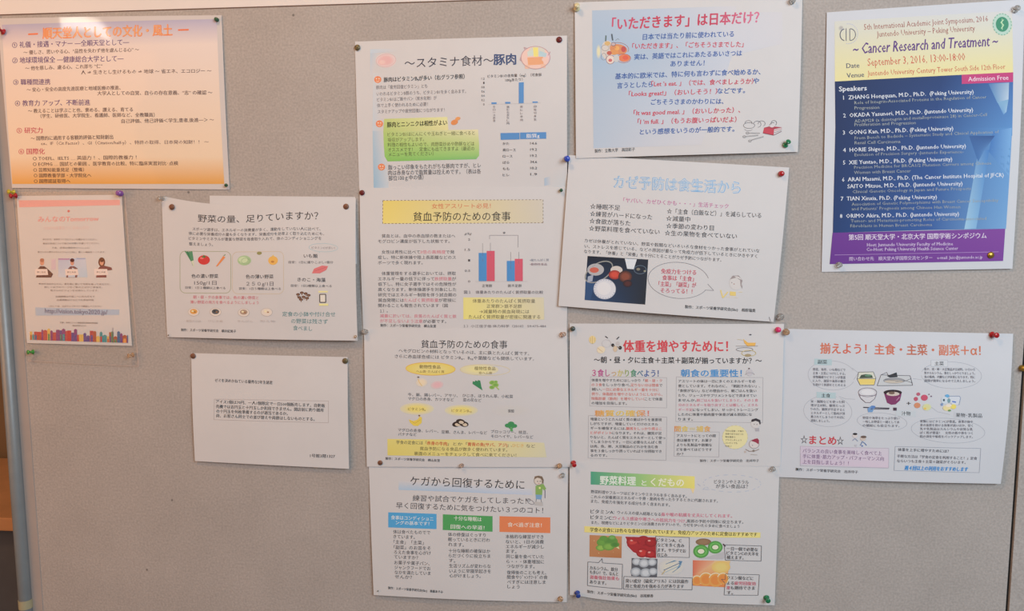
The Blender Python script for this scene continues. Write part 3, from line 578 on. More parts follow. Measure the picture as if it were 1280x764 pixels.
s.part('green_box').quadp((411, 285), (656, 292), (656, 368), (411, 361), C(70, 166, 88), (6, 3)).t('十分な睡眠は', 466, 303, 602, 308, 23, C(230, 238, 228), .014).t('回復への早道！', 450, 344, 616, 349, 23, C(230, 238, 228), .014)
s.part('orange_box').quadp((690, 292), (938, 300), (938, 377), (690, 369), C(234, 128, 70), (6, 3)).t('食べ過ぎ注意！', 730, 333, 896, 338, 24, C(244, 226, 210), .014)
s.part('paragraph')
for (x, L) in ((166, [('体は食べたものでで', 371, 8.6), ('きています。', 394, 5), ('「主食」「主菜」', 421, 7), ('「副菜」のお皿をそ', 447, 8.6), ('ろえた食事を心がけ', 471, 8.6), ('ていますか？', 494, 5.6), ('お菓子や菓子パン、', 522, 8.2), ('ジャンクフードでお', 546, 8.4), ('なかを満たしていま', 570, 8.4), ('せんか？', 591, 4)]),
              (437, [('体の修復はぐっすり', 382, 8.7), ('眠っているときに行わ', 406, 9.6), ('れます。', 430, 3.6), ('十分な睡眠の確保はか', 461, 9.6), ('らだづくりに役立ちま', 485, 9.6), ('す。', 508, 1.5), ('生活リズムが変わらな', 535, 9.6), ('いように早寝早起きを', 560, 9.6), ('心がけましょう。', 583, 7.2)]),
              (719, [('本格的な練習ができ', 392, 8.7), ('ないと、1日の消費', 417, 8.7), ('エネルギーが減少し', 441, 8.7), ('ます。', 463, 2.4), ('同じ量を食べていた', 490, 8.6), ('ら・・・体重増加に', 515, 8.6), ('つながります。', 538, 6.4), ('復帰後のことも考え、', 569, 9), ('間食やｼﾞｬﾝｸﾌｰﾄﾞの食', 592, 9.3), ('べすぎには注意しま', 616, 8.8), ('しょう', 638, 2.8)])):
    for q, y, n in L: s.t(q, x + (y - 370) * .035, y, x + (y - 370) * .035 + n * 21.3, y + 3, 21, DK, .002)
s.t('製作：スポーツ栄養学研究会(5kc)　後藤あすみ', 140, 648, 412, 664, 15, K, .012)
s.part('child_drawing', 'line drawing of an injured child in a green shirt')
SKN = C(216, 196, 176)
s.ell(880, 122, 21, 20, C(214, 202, 190)).poly([(858, 116), (862, 100), (880, 96), (898, 100), (906, 116), (904, 138), (896, 128), (890, 110), (874, 106)], C(130, 106, 80)).ell(876, 124, 2.2, 2.6, K).ell(888, 124, 2.2, 2.6, K).line([(878, 134), (886, 134)], .5, C(180, 80, 80))
s.poly([(866, 146), (884, 140), (904, 136), (918, 160), (908, 168), (900, 160), (898, 190), (866, 188)], C(132, 176, 84)).ell(886, 156, 5, 5, C(226, 240, 140)).poly([(866, 188), (898, 190), (894, 212), (868, 210)], C(120, 166, 206))
s.line([(912, 166), (912, 206)], .9, C(110, 100, 120)).line([(870, 210), (866, 238), (880, 240)], .6, C(110, 104, 108)).line([(892, 210), (898, 242)], .6, C(110, 104, 108)).quadp((862, 222), (902, 226), (902, 244), (862, 240), C(190, 186, 184), (1, 1)).oval(842, 224, 18, 9, .6, C(120, 114, 118), 30).oval(832, 214, 9, 6, .5, C(120, 114, 118))
s.oval(880, 122, 21, 20, .5, C(120, 110, 108))
s.done()
# ---- greeting sheet (itadakimasu), pale blue print
s = Sheet('paper_sheet', 'white sheet with pale blue tint, slanted crimson title and a small drawn red book',
          ((718.3, 3), (1003, -5), (997.3, 190), (720, 198)), (2.2, 1.5, 3.2, 4.6), (2, 3.5, 1, 2.5, 3.5), wob=1)
s.Z(700, 0, 3.639).part('blue_tint', 'pale blue watery tint')
PW = C(204, 203, 208); B_1 = C(172, 192, 214); B_2 = C(160, 190, 218); B_3 = C(192, 200, 214)
s.quadp((146, 48), (420, 42), (430, 250), (148, 250), B_1, (14, 10), col2=C(180, 196, 216), col3=B_1, col4=B_2).quadp((148, 250), (430, 250), (420, 450), (150, 450), B_2, (14, 10), col2=B_1, col3=C(184, 198, 216), col4=B_1)
s.quadp((150, 450), (420, 450), (420, 668), (152, 675), B_1, (14, 10), col2=C(184, 198, 216), col3=C(198, 202, 212), col4=C(178, 196, 216))
s.quadp((420, 42), (800, 30), (780, 250), (430, 250), C(180, 196, 216), (16, 10), col2=PW, col3=C(194, 201, 214), col4=B_1).quadp((430, 250), (780, 250), (720, 450), (420, 450), B_1, (16, 10), col2=C(194, 201, 214), col3=C(198, 202, 212), col4=C(184, 198, 216)).quadp((420, 450), (720, 450), (640, 660), (420, 668), C(184, 198, 216), (12, 8), col2=C(198, 202, 212), col3=PW, col4=C(198, 202, 212)).quadp((780, 60), (1010, 56), (1010, 200), (770, 260), C(200, 202, 210), (12, 8), col2=PW, col3=PW, col4=C(198, 202, 212))
s.part('heading', 'crimson hand-lettered title').t('「いただきます」は日本だけ？', 236, 112, 905, 80, 62, [C(206, 80, 116), C(200, 56, 84), C(198, 60, 92), C(214, 110, 146)], .03, .12)
s.part('paragraph', 'blue and red slanted lettering')
BU, RE = C(58, 98, 172), C(204, 56, 82)
kw = dict(bold=.022, shear=.1)
s.t('日本では当たり前に使われている', 375, 171, 788, 158, 30, BU, **kw)
s.t('「いただきます」、「ごちそうさまでした」', 328, 213, 832, 205, 29, RE, **kw)
s.t('実は、英語ではこれにあたるあいさつは', 336, 262, 824, 245, 29, BU, **kw)
s.t('ありません！', 500, 294, 655, 290, 29, BU, **kw)
s.t('基本的に欧米では、特に何も言わずに食べ始めるか、', 250, 350, 908, 329, 29, BU, **kw)
s.t('言うとしたら', 260, 392, 420, 386, 29, BU, **kw).t('「Let ’s eat. 」（では、食べましょうか）', 414, 385, 876, 372, 28, RE, **kw).t('や', 876, 371, 902, 370, 29, BU, **kw)
s.t('「Looks great!」（おいしそう！）', 312, 430, 712, 418, 28, RE, **kw).t('などです。', 712, 417, 838, 414, 28, BU, **kw)
s.t('ごちそうさまのかわりには、', 412, 467, 740, 463, 28, BU, **kw)
s.t('「It was good meal. 」（おいしかった）、', 334, 516, 816, 502, 28, RE, **kw)
s.t('「I ’m full. 」（もうお腹いっぱいだよ）', 352, 556, 800, 545, 28, RE, **kw)
s.t('という感想をいうのが一般的です。', 362, 602, 790, 588, 28, BU, **kw)
s.part('footer').t('製作：立教大学　高田彩子', 158, 688, 340, 680, 18, K, .006)
s.part('feast_drawing', 'small drawing of dishes with shrimp and vegetables').Z(740, 20, 10.917)
s.ell(90, 490, 34, 100, C(222, 218, 176), B_1).ell(210, 470, 85, 130, C(208, 202, 196)).oval(180, 440, 50, 40, .4, C(116, 110, 116)).oval(160, 560, 36, 46, .4, C(120, 110, 120)).ell(250, 600, 56, 60, C(226, 208, 198)).oval(250, 600, 56, 60, .5, C(140, 90, 100)).ell(248, 610, 26, 22, C(206, 110, 110))
s.ell(360, 460, 120, 70, C(216, 140, 90), rot=10).ell(340, 445, 34, 30, C(240, 170, 84)).ell(300, 500, 60, 36, C(222, 150, 80)).ell(430, 460, 34, 40, C(196, 84, 84)).ell(235, 510, 34, 28, C(196, 96, 84)).ell(440, 580, 80, 52, C(226, 124, 80)).ell(455, 575, 40, 30, C(226, 96, 70)).oval(430, 585, 96, 60, .5, C(176, 90, 80)).ell(330, 585, 40, 50, C(196, 200, 200)).ell(210, 380, 40, 30, C(214, 176, 110))
s.oval(370, 450, 130, 80, .5, C(170, 96, 76), 10, 180, 380).line([(190, 270), (186, 350)], 1.6, C(96, 116, 112)).line([(268, 250), (282, 340)], 1.8, C(88, 100, 110)).ell(290, 390, 30, 24, C(196, 176, 180)).oval(290, 390, 30, 24, .5, C(90, 80, 96)).line([(320, 340), (350, 315), (372, 330)], .4, C(110, 120, 120))
s.part('book_drawing', 'outlined cloud, pencils and a red book').Z(920, 140, 12.74)
LN = C(112, 106, 110)
s.oval(200, 220, 90, 46, .5, LN).oval(190, 180, 55, 38, .5, LN, 0, 160, 380).oval(330, 200, 60, 50, .5, LN, 0, 200, 440).oval(400, 190, 55, 44, .5, LN, 0, 170, 420).oval(190, 280, 60, 22, .4, LN, 0, 0, 180)
for (x0, y0, x1, y1) in ((160, 340, 370, 342), (110, 398, 345, 375), (200, 465, 430, 395)): s.line([(x0, y0), (x1, y1)], 1.3, C(138, 136, 138)).ell(x0 + 14, y0, 24, 17, C(176, 176, 178)).oval(x0 + 14, y0, 24, 17, .4, LN).line([(x0 + 40, y0 - 3), (x1 - 6, y1 - 2)], .4, C(196, 194, 196))
s.poly([(440, 255), (600, 280), (590, 370), (420, 340)], C(200, 60, 80)).poly([(440, 255), (540, 228), (730, 248), (600, 280)], C(176, 60, 78)).poly([(600, 282), (728, 252), (718, 300), (594, 368)], C(212, 206, 208)).line([(604, 300), (724, 268)], .6, C(176, 70, 86)).line([(600, 336), (720, 292)], .6, LN).line([(420, 340), (590, 374), (720, 312)], .6, C(110, 50, 60))
s.oval(596, 180, 44, 40, .5, LN, 0, 150, 420).ell(565, 228, 38, 22, C(212, 204, 206)).line([(524, 215), (560, 170), (600, 176)], .5, LN)
s.done()
# ---- cold prevention sheet
s = Sheet('paper_sheet', 'tilted white cold prevention sheet with pale blue outlined title and dark food photo',
          ((711.5, 194), (986.5, 209.5), (967, 402.5), (698, 382.5)), (3.0, 1.2, 4.5, 6.5), (3.0, 5, 2.6, 4, 3), wob=1)
s.Z(695, 190, 3.472).part('heading', 'pale blue outlined title').t('カゼ予防は食生活から', 252, 130, 798, 156, 60, C(120, 176, 222), .04).t('カゼ予防は食生活から', 254, 130, 796, 156, 58, C(196, 206, 216), -.004)
s.part('paragraph')
s.t('「ヤバい、カゼひくかも・・・」生活チェック', 292, 209, 746, 236, 23, C(196, 106, 160), .008)
for q, a, b, c_, d in (('☆睡眠不足', 148, 236, 278, 243), ('☆練習がハードになった', 148, 268, 416, 283), ('☆食欲が落ちた', 145, 299, 322, 310), ('☆野菜料理を食べていない', 143, 331, 448, 347), ('☆「主食（白飯など）」を減らしている', 480, 257, 888, 276), ('☆減量中', 476, 288, 580, 293), ('☆季節の変わり目', 476, 320, 682, 330), ('☆生の果物を食べていない', 470, 351, 782, 366)): s.t(q, a, b, c_, d, 25, C(70, 66, 72), .005)
for q, a, b, c_, d in (('カゼは休養がとれていない、野菜や穀類などいろいろな食材をつかった食事がとれていな', 124, 384, 880, 429), ('い、ストレスを感じている、などの原因が重なって免疫力が低下しているときにひきやすく', 124, 408, 870, 452), ('なります。「休養」と「栄養」を十分にとることがカゼ予防につながります。', 122, 431, 715, 468)): s.t(q, a, b, c_, d, 18, DK, .004)
s.part('photo_print', 'dark photo of plates of food')
NV = C(34, 38, 54)
s.quadp((137, 451), (399, 466), (386, 661), (124, 642), C(36, 40, 52), (10, 8), col2=C(44, 50, 64), col3=C(46, 50, 58), col4=C(44, 78, 124))
s.quadp((128, 560), (170, 560), (150, 640), (125, 640), C(50, 84, 130), (3, 3)).quadp((298, 462), (350, 465), (336, 508), (308, 506), C(214, 220, 228), (3, 3)).oval(186, 520, 36, 66, 1.4, C(150, 150, 146), 58).ell(172, 510, 36, 26, C(176, 176, 180)).ell(166, 512, 20, 12, C(206, 96, 76)).quadp((138, 540), (162, 532), (158, 560), (136, 566), C(160, 170, 190), (2, 2))
s.ell(262, 512, 26, 18, C(206, 196, 190)).ell(254, 532, 26, 20, C(214, 70, 50), C(150, 50, 44)).ell(300, 540, 30, 26, C(140, 74, 56), C(60, 48, 50)).ell(310, 570, 20, 16, C(90, 50, 50), C(44, 44, 52)).oval(364, 510, 26, 18, .8, C(90, 110, 130)).ell(356, 508, 8, 6, C(130, 126, 110)).ell(384, 516, 5, 4, C(150, 150, 130))
s.ell(211, 594, 48, 44, C(212, 214, 222)).oval(211, 594, 44, 40, .5, C(120, 140, 180), 0, 20, 320, 1).oval(211, 594, 48, 44, .5, C(150, 160, 180)).ell(208, 592, 30, 28, C(222, 222, 226))
s.part('speech_bubble').oval(530, 556, 132, 78, .5, C(130, 124, 130), 5, 25, 345).line([(644, 598), (682, 600), (656, 572)], .5, C(130, 124, 130))
s.t('免疫力をつける', 455, 516, 606, 522, 24, C(208, 84, 104), .014).t('食事は「主食」', 460, 544, 596, 550, 24, C(208, 84, 104), .014).t('「主菜」「副菜」が', 444, 571, 606, 577, 24, C(208, 84, 104), .014).t('そろってる！！', 452, 599, 590, 604, 24, C(208, 84, 104), .014)
s.part('child_drawing', 'faint drawing of a child holding yellow cloth')
s.ell(778, 568, 28, 30, C(210, 206, 204)).poly([(752, 552), (764, 536), (790, 535), (806, 556), (806, 592), (798, 580), (796, 556), (780, 544)], C(158, 146, 146)).ell(770, 572, 3, 2, C(170, 120, 110)).ell(760, 566, 2, 2, C(120, 110, 110)).line([(712, 598), (722, 632), (744, 606)], 1.6, C(230, 206, 120)).quadp((752, 604), (778, 606), (778, 624), (752, 622), C(228, 200, 104), (1, 1)).line([(790, 606), (806, 608)], .6, C(226, 206, 150)).line([(736, 628), (790, 632)], .5, C(216, 206, 180))
s.part('footer').t('製作：スポーツ栄養学研究会(5kc)　相原瑞貴', 558, 670, 864, 688, 16, K, .008).line([(924, 716), (930, 734)], .6, C(110, 104, 108))
s.done()
# ---- weight gain sheet
s = Sheet('paper_sheet', 'white weight gain sheet with big red title and four framed text boxes',
          ((712, 404.5), (980, 405), (975.5, 583), (712, 582)), (1.6, 2.6, 2.6, 1.0), (1.5, .6, 1, 1.5, 2.5), wob=.8)
s.Z(700, 390, 3.821).part('heading').t('体重を増やすために！', 302, 163, 800, 163, 60, C(214, 62, 74), .03).t('～朝・昼・夕に主食＋主菜＋副菜が揃っていますか？～', 162, 228, 962, 232, 33, K, .02)
s.part('rainbow_heading', 'section titles in mixed colours')
s.t('３食しっかり食べよう！', 154, 290, 470, 292, 38, [C(196, 60, 130), C(186, 80, 150), C(210, 190, 80), C(70, 150, 100), C(60, 100, 170), C(70, 90, 150)], .022)
s.t('糖質の確保！', 166, 483, 424, 482, 32, [C(224, 150, 70), C(230, 180, 60), C(226, 200, 70), C(228, 180, 70), C(220, 120, 110)], .03).t('朝食の重要性！', 576, 290, 866, 291, 38, [C(64, 142, 206), C(70, 150, 214), C(60, 140, 206)], .028).t('間食＝補食', 546, 556, 718, 557, 30, [C(222, 140, 70), C(226, 196, 70), C(200, 190, 140), C(228, 190, 60), C(224, 150, 90)], .028)
s.part('text_frame', 'thin grey frames')
FR = C(160, 156, 162)
s.line([(146, 308), (508, 312), (508, 456), (142, 448)], .4, FR, True).line([(136, 494), (509, 500), (506, 708), (134, 698)], .4, FR, True).line([(554, 308), (968, 312), (966, 528), (552, 521)], .4, FR, True).line([(546, 568), (760, 572), (758, 692), (544, 688)], .4, FR, True)
s.part('paragraph')
s.Z(720, 460, 6.369); OG = C(214, 102, 84); PKD = C(214, 120, 140)
def run(s, x, y, pitch, h, segs, sk=.006, b=.008):
    """segments of text in one line, each with a colour, character pitch fixed"""
    for st, c_ in segs:
        w = pitch * len(st); s.t(st, x, y, x + w - pitch * .08, y + w * sk, h, c_, b); x += w; y += w * sk
for i, sg in enumerate(([('体重を増やすためにはしっかり「', DK), ('朝・昼・夕', OG)], [('の３食', OG), ('をしっかり食べ、', DK), ('足りない分は間食', OG), ('で', DK)], [('補い、', DK), ('一日に必要なエネルギー量を十分に', OG)], [('摂り、体脂肪を増やさないようにしながら、', OG)], [('除脂肪量（筋肉）を増やしていく', OG), ('ことで体重', DK)], [('の増加を目指します。', DK)])): run(s, 124, 95 + i * 36.5, 28.2, 27, sg)
for i, q in enumerate(('増量というとたんぱく質の量ばかりを重要視', 'しがちですが、増量していくだけのエネル', None, None, 'りないと、たんぱく質をエネルギーとして使っ', 'てしまうからです。一日に必要なたんぱく質', 'は肉、魚、卵、大豆製品のどれかを含む食', '事を３食しっかり摂っていれば十分摂取でき', 'るのです。')):
    y = 405 + i * 36.2
    if q: run(s, 115, y, 28.4 if i != 8 else 27, 26, [(q, DK)])
    elif i == 2: run(s, 115, y, 28.4, 26, [('ギーを確保するには、', DK), ('糖質をしっかり摂るこ', C(222, 98, 84))])
    else: run(s, 115, y, 28.4, 26, [('とがポイント', C(222, 98, 84)), ('になります。それは、糖質が足', DK)])
s.Z(840, 460, 6.114)
for i, q in enumerate(('アスリートの体は一日に多くのエネルギーを必', '要としています。それなのに、「朝起きれない」、', '「食欲がない」などの理由から、朝ごはんを抜い', 'たり、ジュースやサプリメントなどで済ませてい', None, None, None, 'したのに体重や筋肉量や体重が減る原因にな', 'ります。')):
    y = 97 + i * 36.3; p = 28.2 if q and len(q) < 22 else 27.2
    if q: run(s, 46, y, p, 25, [(q, DK)], .004)
    elif i == 4: run(s, 46, y, 27.8, 25, [('ませんか。', DK), ('朝ごはんを抜いてしまうと、その１食', PKD)], .004)
    elif i == 5: run(s, 46, y, 27.8, 25, [('分のエネルギーを取り戻すことは難しく、エネル', PKD)], .004)
    else: run(s, 46, y, 27.8, 25, [('ギー不足', PKD), ('になってしまい、せっかくトレーニング', DK)], .004)
for i, q in enumerate(('アスリートにとっての間', '食は補食です。お菓子', 'よりも乳製品や穀類な', 'どを食べてはどうです', 'か？')): run(s, 34, 514 + i * 35.5, 27.2, 25, [(q, DK)], .006)
s.t('製作：スポーツ栄養学研究会　出井玲子', 213, 708, 664, 708, 23, DK, .008)
s.part('yellow_bubble', 'round yellow speech bubble').ell(480, 527, 96, 90, C(230, 220, 160)).oval(480, 527, 97, 91, .4, C(206, 196, 140), dash=1)
for i, q in enumerate(('今日の昼食・夕食の', '食事で足りなかった', '物を間食で', 'プラスしましょう', 'コンビニでも', 'OK！')): s.t(q, 405, 478 + i * 23, 405 + len(q) * 15.5, 481 + i * 23, 15, C(110, 100, 80), .006)
s.part('figure_drawing', 'small drawn children, a swimmer and sports figures')
s.ell(636, 424, 36, 34, C(212, 206, 204)).poly([(602, 408), (608, 390), (640, 382), (672, 396), (676, 424), (668, 432), (660, 410), (636, 402), (610, 410)], C(64, 58, 64)).ell(626, 428, 3, 3, K).ell(646, 430, 3, 3, K).quadp((632, 458), (664, 458), (664, 482), (636, 482), C(176, 172, 178), (1, 1))
s.ell(626, 580, 38, 34, C(214, 206, 204)).oval(626, 580, 38, 34, .5, C(150, 130, 130)).poly([(602, 556), (630, 540), (652, 536), (664, 552), (660, 582), (636, 566)], C(160, 50, 76)).ell(614, 590, 3, 3, DK).line([(560, 620), (590, 636), (630, 634), (664, 620)], 1, C(160, 140, 130)).ell(622, 632, 9, 9, C(140, 130, 120)).ell(558, 640, 9, 8, C(196, 180, 170)).line([(600, 660), (650, 664)], .7, C(176, 166, 160))
s.ell(590, 32, 26, 26, C(196, 192, 198)).ell(586, 2, 7, 5, C(90, 76, 80)).oval(592, 50, 34, 16, .5, C(150, 146, 152), 0, 180, 360)
s.Z(700, 390, 3.821)
s.ell(155, 132, 17, 19, C(228, 204, 140)).line([(155, 116), (155, 152)], .5, C(190, 160, 90)).line([(146, 122), (146, 142)], .5, C(190, 160, 90)).line([(165, 122), (165, 142)], .5, C(190, 160, 90)).ell(196, 180, 20, 17, C(228, 212, 180)).line([(180, 172), (204, 190)], .8, C(206, 180, 130)).oval(222, 150, 22, 18, .4, C(190, 186, 190))
s.line([(216, 116), (228, 124)], 1.1, K).line([(270, 130), (282, 118)], 1.1, K).ell(252, 158, 7, 8, K).ell(287, 170, 8, 9, K).line([(252, 160), (288, 170)], .8, C(140, 120, 100)).ell(264, 176, 10, 14, C(214, 190, 160)).ell(276, 150, 9, 10, C(196, 190, 190))
s.poly([(874, 128), (896, 146), (934, 146), (930, 162), (896, 164), (880, 148)], C(234, 176, 60)).line([(838, 162), (944, 162)], .5, C(140, 126, 120)).line([(846, 130), (880, 134)], .6, C(206, 190, 150)).ell(908, 108, 6, 3, C(80, 80, 90)).oval(880, 178, 40, 9, .6, C(130, 124, 128)).oval(900, 196, 34, 14, .6, C(206, 180, 90)).ell(896, 206, 16, 7, C(170, 150, 110))
s.done()
# ---- vegetable dishes and fruit sheet
s = Sheet('paper_sheet', 'white fruit sheet with green to yellow title bar and many small food photos',
          ((712, 577), (974.5, 577), (968.3, 757), (712.3, 744)), (2.2, 1.6, 2.0, 2.0), (.8, 4, 3, 1.5, 2), dip=[(0.03, .5, .0045, 0)], wob=1)
s.Z(700, 570, 3.938).part('title_bar', 'green to yellow gradient bar')
s.quadp((151, 76), (400, 87), (400, 149), (151, 139), C(70, 166, 130), (10, 3), col2=C(150, 200, 120), col3=C(150, 200, 116), col4=C(66, 162, 130)).quadp((400, 87), (662, 99), (662, 158), (400, 149), C(150, 200, 120), (10, 3), col2=C(236, 220, 110), col3=C(236, 218, 90), col4=C(150, 200, 116)).poly([(640, 157), (662, 158), (654, 184)], C(232, 206, 150))
s.part('heading', 'white lettering').t('野菜料理', 197, 118, 372, 122, 46, C(222, 232, 220), .03).t('と', 401, 130, 425, 131, 30, C(224, 232, 216), .025).t('くだもの', 446, 126, 608, 130, 44, C(236, 238, 206), .03)
s.part('speech_bubble').oval(846, 134, 142, 42, .5, C(170, 182, 206), 1, 0, 360, 1).t('ビタミンやミネラル', 758, 125, 928, 128, 22, DK, .004).t('が多い食品は？', 766, 147, 924, 149, 22, DK, .004).line([(714, 152), (702, 162), (734, 163)], .5, C(170, 182, 206)).line([(676, 136), (690, 146)], .5, C(176, 170, 196))
s.part('paragraph')
for q, a, b, c_, d, h in (('野菜料理やフルーツはビタミンやミネラルを多く含みます。', 152, 173, 622, 196, 18), ('これらの栄養素はエネルギーや骨・筋肉を作ったりするときに代謝されます。', 152, 198, 775, 219, 18), ('また、免疫力を強化する成分も多く含まれます。', 152, 219, 540, 238, 18)): s.t(q, a, b, c_, d, h, C(86, 82, 88), .006)
s.t('ビタミンA　', 150, 269, 262, 273, 22, K, .005).t('：ウィルスの侵入経路となる', 264, 273, 495, 284, 18, DK, .003).t('鼻や喉の粘膜を丈夫にしてくれます。', 497, 284, 845, 292, 20, C(216, 92, 124), .006)
s.t('ビタミンC：', 150, 297, 262, 301, 22, K, .005).t('ウィルス感染や寒さへの抵抗力をつけ、', 262, 301, 622, 317, 20, C(216, 92, 124), .006).t('風邪の予防や回復に役立ちます。', 622, 316, 900, 322, 18, DK, .003)
s.t('また、喫煙などによりビタミンCは消費されやすいので、カゼをひいたら多めに食べましょう', 154, 323, 882, 343, 17.5, DK, .002)
s.part('yellow_band', 'yellow band behind bold line').quadp((120, 341), (540, 362), (540, 392), (120, 371), C(236, 218, 120), (14, 2)).quadp((540, 362), (985, 374), (985, 400), (540, 392), C(236, 218, 120), (14, 2)).t('学食の定食には色々な食材が使われています。免疫力アップのために定食はおすすめです', 148, 358, 968, 384, 22, C(62, 56, 40), .016)
s.part('photo_print', 'photo of green vegetables, tomatoes, garlic, fish, kiwi and oranges')
s.quadp((146, 384), (304, 390), (302, 495), (145, 490), C(196, 132, 80), (6, 4), col2=C(206, 146, 90), col3=C(186, 116, 66)).poly([(166, 410), (190, 474), (262, 466), (292, 452), (280, 420), (220, 410)], C(222, 222, 160))
for x, y, r, c_ in ((216, 420, 36, C(110, 170, 60)), (250, 414, 34, C(90, 150, 60)), (200, 446, 24, C(150, 196, 70)), (238, 440, 30, C(130, 184, 66)), (270, 430, 22, C(80, 140, 56)), (214, 400, 20, C(100, 160, 60)), (256, 396, 18, C(120, 180, 80))): s.ell(x, y, r, r * .62, c_, C(100, 156, 60))
s.poly([(322, 392), (470, 396), (472, 496), (420, 492), (350, 462), (326, 430)], C(176, 40, 46)).line([(322, 400), (330, 440), (362, 470), (420, 494)], 1.6, C(214, 210, 214))
for x, y, r, c_ in ((360, 418, 34, C(206, 60, 54)), (410, 412, 32, C(196, 44, 46)), (446, 420, 30, C(176, 36, 42)), (404, 470, 30, C(206, 50, 46)), (446, 476, 26, C(190, 40, 44))): s.ell(x, y, r, r * .75, c_, C(150, 34, 40)).ell(x - 8, y - 8, 7, 4, C(236, 160, 150))
s.quadp((352, 495), (478, 500), (476, 588), (350, 580), C(96, 98, 106), (4, 3))
for x, y, r in ((376, 512, 22), (412, 520, 26), (452, 516, 22), (372, 560, 26), (420, 566, 28), (456, 560, 22)): s.ell(x, y, r, r * .8, C(206, 212, 218), C(150, 158, 168))
s.ell(546, 540, 62, 40, C(216, 212, 196), C(206, 205, 204)).poly([(506, 570), (520, 524), (560, 508), (600, 512), (590, 540), (556, 566)], C(96, 140, 176)).line([(508, 556), (590, 520)], .8, C(60, 104, 150)).line([(516, 566), (596, 530)], .8, C(150, 180, 200)).line([(500, 576), (516, 556)], 1.2, C(196, 176, 120))
s.ell(704, 418, 38, 17, C(158, 124, 90), C(138, 106, 76)).poly([(700, 498), (806, 466), (820, 480), (800, 502), (660, 500)], C(190, 188, 192))
for x, y, r in ((692, 464, 38), (762, 444, 36)): s.ell(x, y, r, r * .86, C(80, 160, 66)).ell(x, y, r * .8, r * .66, C(104, 190, 84)).ell(x, y, r * .42, r * .3, C(228, 226, 200)).oval(x, y, r * .5, r * .4, .5, C(50, 90, 40))
s.quadp((652, 507), (836, 512), (812, 642), (652, 632), C(240, 190, 150), (8, 6), col2=C(236, 196, 120), col3=C(232, 130, 50), col4=C(232, 130, 50)).quadp((652, 507), (760, 510), (690, 570), (652, 585), C(224, 110, 76), (4, 4), col2=C(240, 170, 130), col3=C(240, 180, 130)).ell(790, 542, 46, 30, C(242, 206, 110), C(240, 190, 96))
for x, y, r in ((672, 608, 24), (716, 602, 32), (764, 606, 34), (800, 600, 28)): s.ell(x, y, r, r, C(240, 160, 60)).oval(x, y, r, r, 1.0, C(246, 226, 190), 0, 200, 400).ell(x, y, r * .7, r * .7, C(238, 140, 44))
s.part('caption_box', 'thin dark outlined caption boxes')
FB = C(92, 88, 94)
s.line([(137, 516), (190, 518), (207, 498), (209, 519), (307, 524), (305, 640), (135, 632)], .55, FB, True).line([(314, 582), (650, 594), (648, 653), (312, 641)], .55, FB, True).line([(470, 390), (635, 396), (635, 494), (478, 490)], .5, FB, True).line([(806, 432), (990, 440), (988, 515), (812, 508)], .55, FB, True).line([(812, 576), (980, 582), (974, 684), (806, 680), (810, 622), (792, 602), (811, 604)], .55, FB, True).line([(800, 428), (812, 440)], 1.6, C(90, 70, 80))
for q, a, b, c_, d, c0 in (('カルシウム、鉄分', 147, 544, 284, 550, DK), ('も多い！で、なんと', 147, 565, 286, 571, DK), ('滋養強壮効果も', 147, 589, 290, 592, C(214, 84, 110)), ('あります。', 147, 612, 228, 615, DK), ('臭い成分（硫化アリル）には抗菌作', 322, 602, 630, 612, DK), ('用と免疫力を強める力があります', 322, 626, 608, 636, DK), ('ビタミンA、C', 476, 408, 596, 412, DK), ('などを多く含み', 478, 432, 610, 436, DK), ('ます。サラダでお', 480, 456, 618, 462, DK), ('なじみ', 480, 479, 526, 481, DK),
                       ('一日一個で必要な', 818, 450, 972, 458, DK), ('ビタミンCの大半を', 818, 472, 976, 480, DK), ('補えます。', 818, 493, 902, 497, DK), ('クエン酸などに', 820, 594, 950, 600, DK), ('よる', 820, 620, 854, 622, DK), ('疲労回復効', 856, 622, 962, 626, C(214, 84, 110)), ('果', 818, 644, 836, 645, C(214, 84, 110)), ('も期待できま', 838, 645, 958, 648, DK), ('す。', 820, 668, 850, 669, DK)): s.t(q, a, b, c_, d, 20, c0, .006)
s.part('footer').t('製作：スポーツ栄養学研究会(5kc)　谷尾綾香', 134, 660, 458, 676, 16, K, .008)
s.done()
# ---- balanced meal sheet (right)
s = Sheet('paper_sheet', 'white balanced meal sheet with orange title, drawn bowls and text ovals, right side',
          ((977, 411), (1266.5, 417.3), (1251, 605), (974, 596.5)), (1.0, 2.0, 7, 2), (1.5, 4, .2, 5, 3), 'paper_cool', wob=1)
s.Z(965, 400, 3.638).part('heading', 'orange-red title').t('揃えよう！主食・主菜・副菜＋α！', 218, 128, 944, 138, 52, [C(214, 110, 70), C(216, 96, 70), C(214, 110, 76), C(190, 100, 70), C(216, 120, 86), C(206, 110, 70)], .024)
s.t('☆', 128, 542, 160, 542, 44, C(96, 90, 96), .004).t('まとめ', 168, 543, 288, 546, 44, C(206, 60, 72), .03).t('☆', 290, 546, 322, 546, 44, C(96, 90, 96), .004)
s.part('text_oval', 'thin grey ovals')
OV = C(168, 172, 182)
s.oval(268, 250, 106, 66, .45, OV, 3, 20, 335).line([(360, 216), (388, 238), (366, 270)], .45, OV).oval(250, 412, 108, 70, .45, OV, 3, -60, 290).line([(300, 345), (330, 355), (372, 357)], .45, OV).oval(493, 458, 112, 40, .45, OV, 4).oval(808, 248, 138, 60, .45, OV, 2, -170, 175).line([(672, 268), (632, 262)], .45, OV).oval(792, 498, 168, 56, .45, OV, 4).line([(700, 380), (742, 412), (800, 425)], .45, OV)
s.part('label_box', 'pale teal label boxes')
TL_ = C(176, 200, 206)
